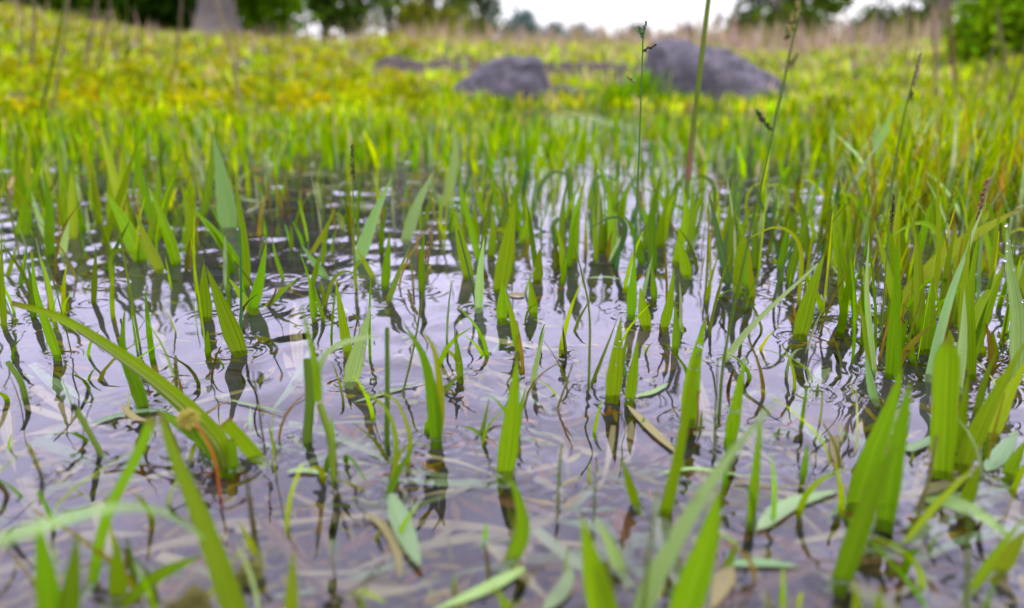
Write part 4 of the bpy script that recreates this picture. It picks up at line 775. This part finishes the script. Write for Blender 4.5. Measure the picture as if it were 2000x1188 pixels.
# ------------------------------------------------------------------ trees
PK = .6
def tree(px, Yd, ht, rad, n, size, cs, label, tw=.12, bark='bark2', low=.15, flare=1.5, lean=0, group='trees behind the meadow', name='tree', dens=40):
    ht *= .66 if px < 450 else .8; n = int(n*(.72 if 600 < px < 1000 or px > 1640 else 1.1))
    B = aty(px, 95, Yd); gz = float(ground_z(B.x, B.y)); B = Vector((B.x, B.y, gz)); o = empty(name, B, label, 'tree', group)
    hs = ht*.62; C = spline([B-Vector((0, 0, .1)), B+Vector((lean*.3, 0, hs*.4)), B+Vector((lean, .1, hs))], 16); V = []
    sides = 16
    for i, c in enumerate(C):
        s = i/15; r = tw*(1-.65*s)+tw*(flare-1)*math.exp(-s*9)
        for k in range(sides):
            a = 2*math.pi*k/sides; rr = r*(1+(.16*math.cos(5*a+1)*math.exp(-s*5))+.05*math.sin(3*a+i)); V.append((c.x+rr*math.cos(a), c.y+rr*math.sin(a), c.z))
    Fq = [(i*sides+k, i*sides+(k+1) % sides, (i+1)*sides+(k+1) % sides, (i+1)*sides+k) for i in range(15) for k in range(sides)]
    setparent(link('trunk', npmesh('trunk', V, Fq), bark), o)
    top = C[-1]; cl = []
    for i in range(dens):
        a = random.uniform(0, 6.28); rr = rad*math.sqrt(random.random()); zz = gz+ht*(low+(1-low)*random.random()**.9); f = math.sin(math.pi*min(1, max(.1, (zz-gz)/ht*.75+.2)))
        cl.append(Vector((B.x+lean+rr*f*math.cos(a), B.y+rr*f*math.sin(a), zz)))
    for i in range(7):
        t = cl[i]; st = C[6+i]; setparent(link('limb', tube_mesh('limb', spline([st, st.lerp(t, .5)+Vector((0, 0, .15)), t], 8), tw*.28, tw*.08), bark), o)
    m = n//dens; ctr = np.concatenate([np.array(q)+rng.normal(size=(m, 3))*np.array([1, 1, .8])*rad*random.uniform(.10, .22) for q in cl]); ctr = ctr[ctr[:, 2] > gz+.2]
    setparent(leafcloud('crown', ctr, size, pal(len(ctr), cs, .3)), o); return o
DK = [(.03,.07,.02), (.05,.11,.025), (.02,.05,.02)]; MD = [(.07,.12,.05), (.10,.16,.06), (.05,.10,.04)]
tree(60, 13, 4.2, 1.8, 9000, .15, DK, 'dark tree in the top left corner', low=.05)
tree(200, 14, 4.4, 1.8, 10000, .15, DK, 'dark dense tree behind the pair of short stalks', low=.05)
tree(330, 13, 4.6, 1.8, 9000, .15, DK, 'dark tree overlapping the left of the flared trunk', low=.08)
tree(432, 8.6, 3.2, 1.2, 6000, .12, DK, 'big tree with pale grey trunk widely flared at its base', tw=.24, bark="bark", flare=2.1, low=.42)
tree(565, 13, 4.3, 1.3, 6000, .15, MD+DK, 'tree with a straight brown trunk right of the sapling', tw=.11, low=.1)
tree(640, 16, 4.6, 1.4, 4200, .15, MD, 'airy tree with sky showing through its low branches', tw=.09, low=.06)
tree(762, 15, 4.6, 1.4, 4500, .16, MD, 'slim tree with thin dark trunk standing clear on the skyline', tw=.075, low=.14, flare=1.2)
tree(835, 17, 5.0, 1.15, 5000, .16, MD+[(.16,.15,.09)], 'brownish tree behind the broad olive bush', tw=.17, low=.08)
tree(942, 19, 5.2, 1.0, 3600, .16, [(.07,.13,.07), (.10,.17,.10)], 'tree whose hanging crown borders the open sky on its right', tw=.08, low=.05, flare=1.2)
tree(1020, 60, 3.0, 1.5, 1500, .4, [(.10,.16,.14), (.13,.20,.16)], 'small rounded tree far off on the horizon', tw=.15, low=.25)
tree(1510, 16, 5.2, 1.0, 6500, .16, MD, 'full tree right of the thick reed stem', tw=.12, low=.07)
tree(1580, 18, 5.0, .85, 4200, .16, [(.08,.13,.06), (.12,.17,.08)], 'tree next to the gap of white sky at right', tw=.1, low=.07)
tree(1830, 12, 4.6, 1.05, 3800, .13, [(.05,.10,.04), (.07,.12,.06)], 'open crowned tree with dark trunk above the brown rock', tw=.10, low=.07, flare=1.3)
tree(1895, 17, 5.0, .95, 3400, .15, MD, 'thin crowned tree at the right, behind the bright shrub', tw=.09, low=.08)
# far treeline, haze put into the bluish leaf colour
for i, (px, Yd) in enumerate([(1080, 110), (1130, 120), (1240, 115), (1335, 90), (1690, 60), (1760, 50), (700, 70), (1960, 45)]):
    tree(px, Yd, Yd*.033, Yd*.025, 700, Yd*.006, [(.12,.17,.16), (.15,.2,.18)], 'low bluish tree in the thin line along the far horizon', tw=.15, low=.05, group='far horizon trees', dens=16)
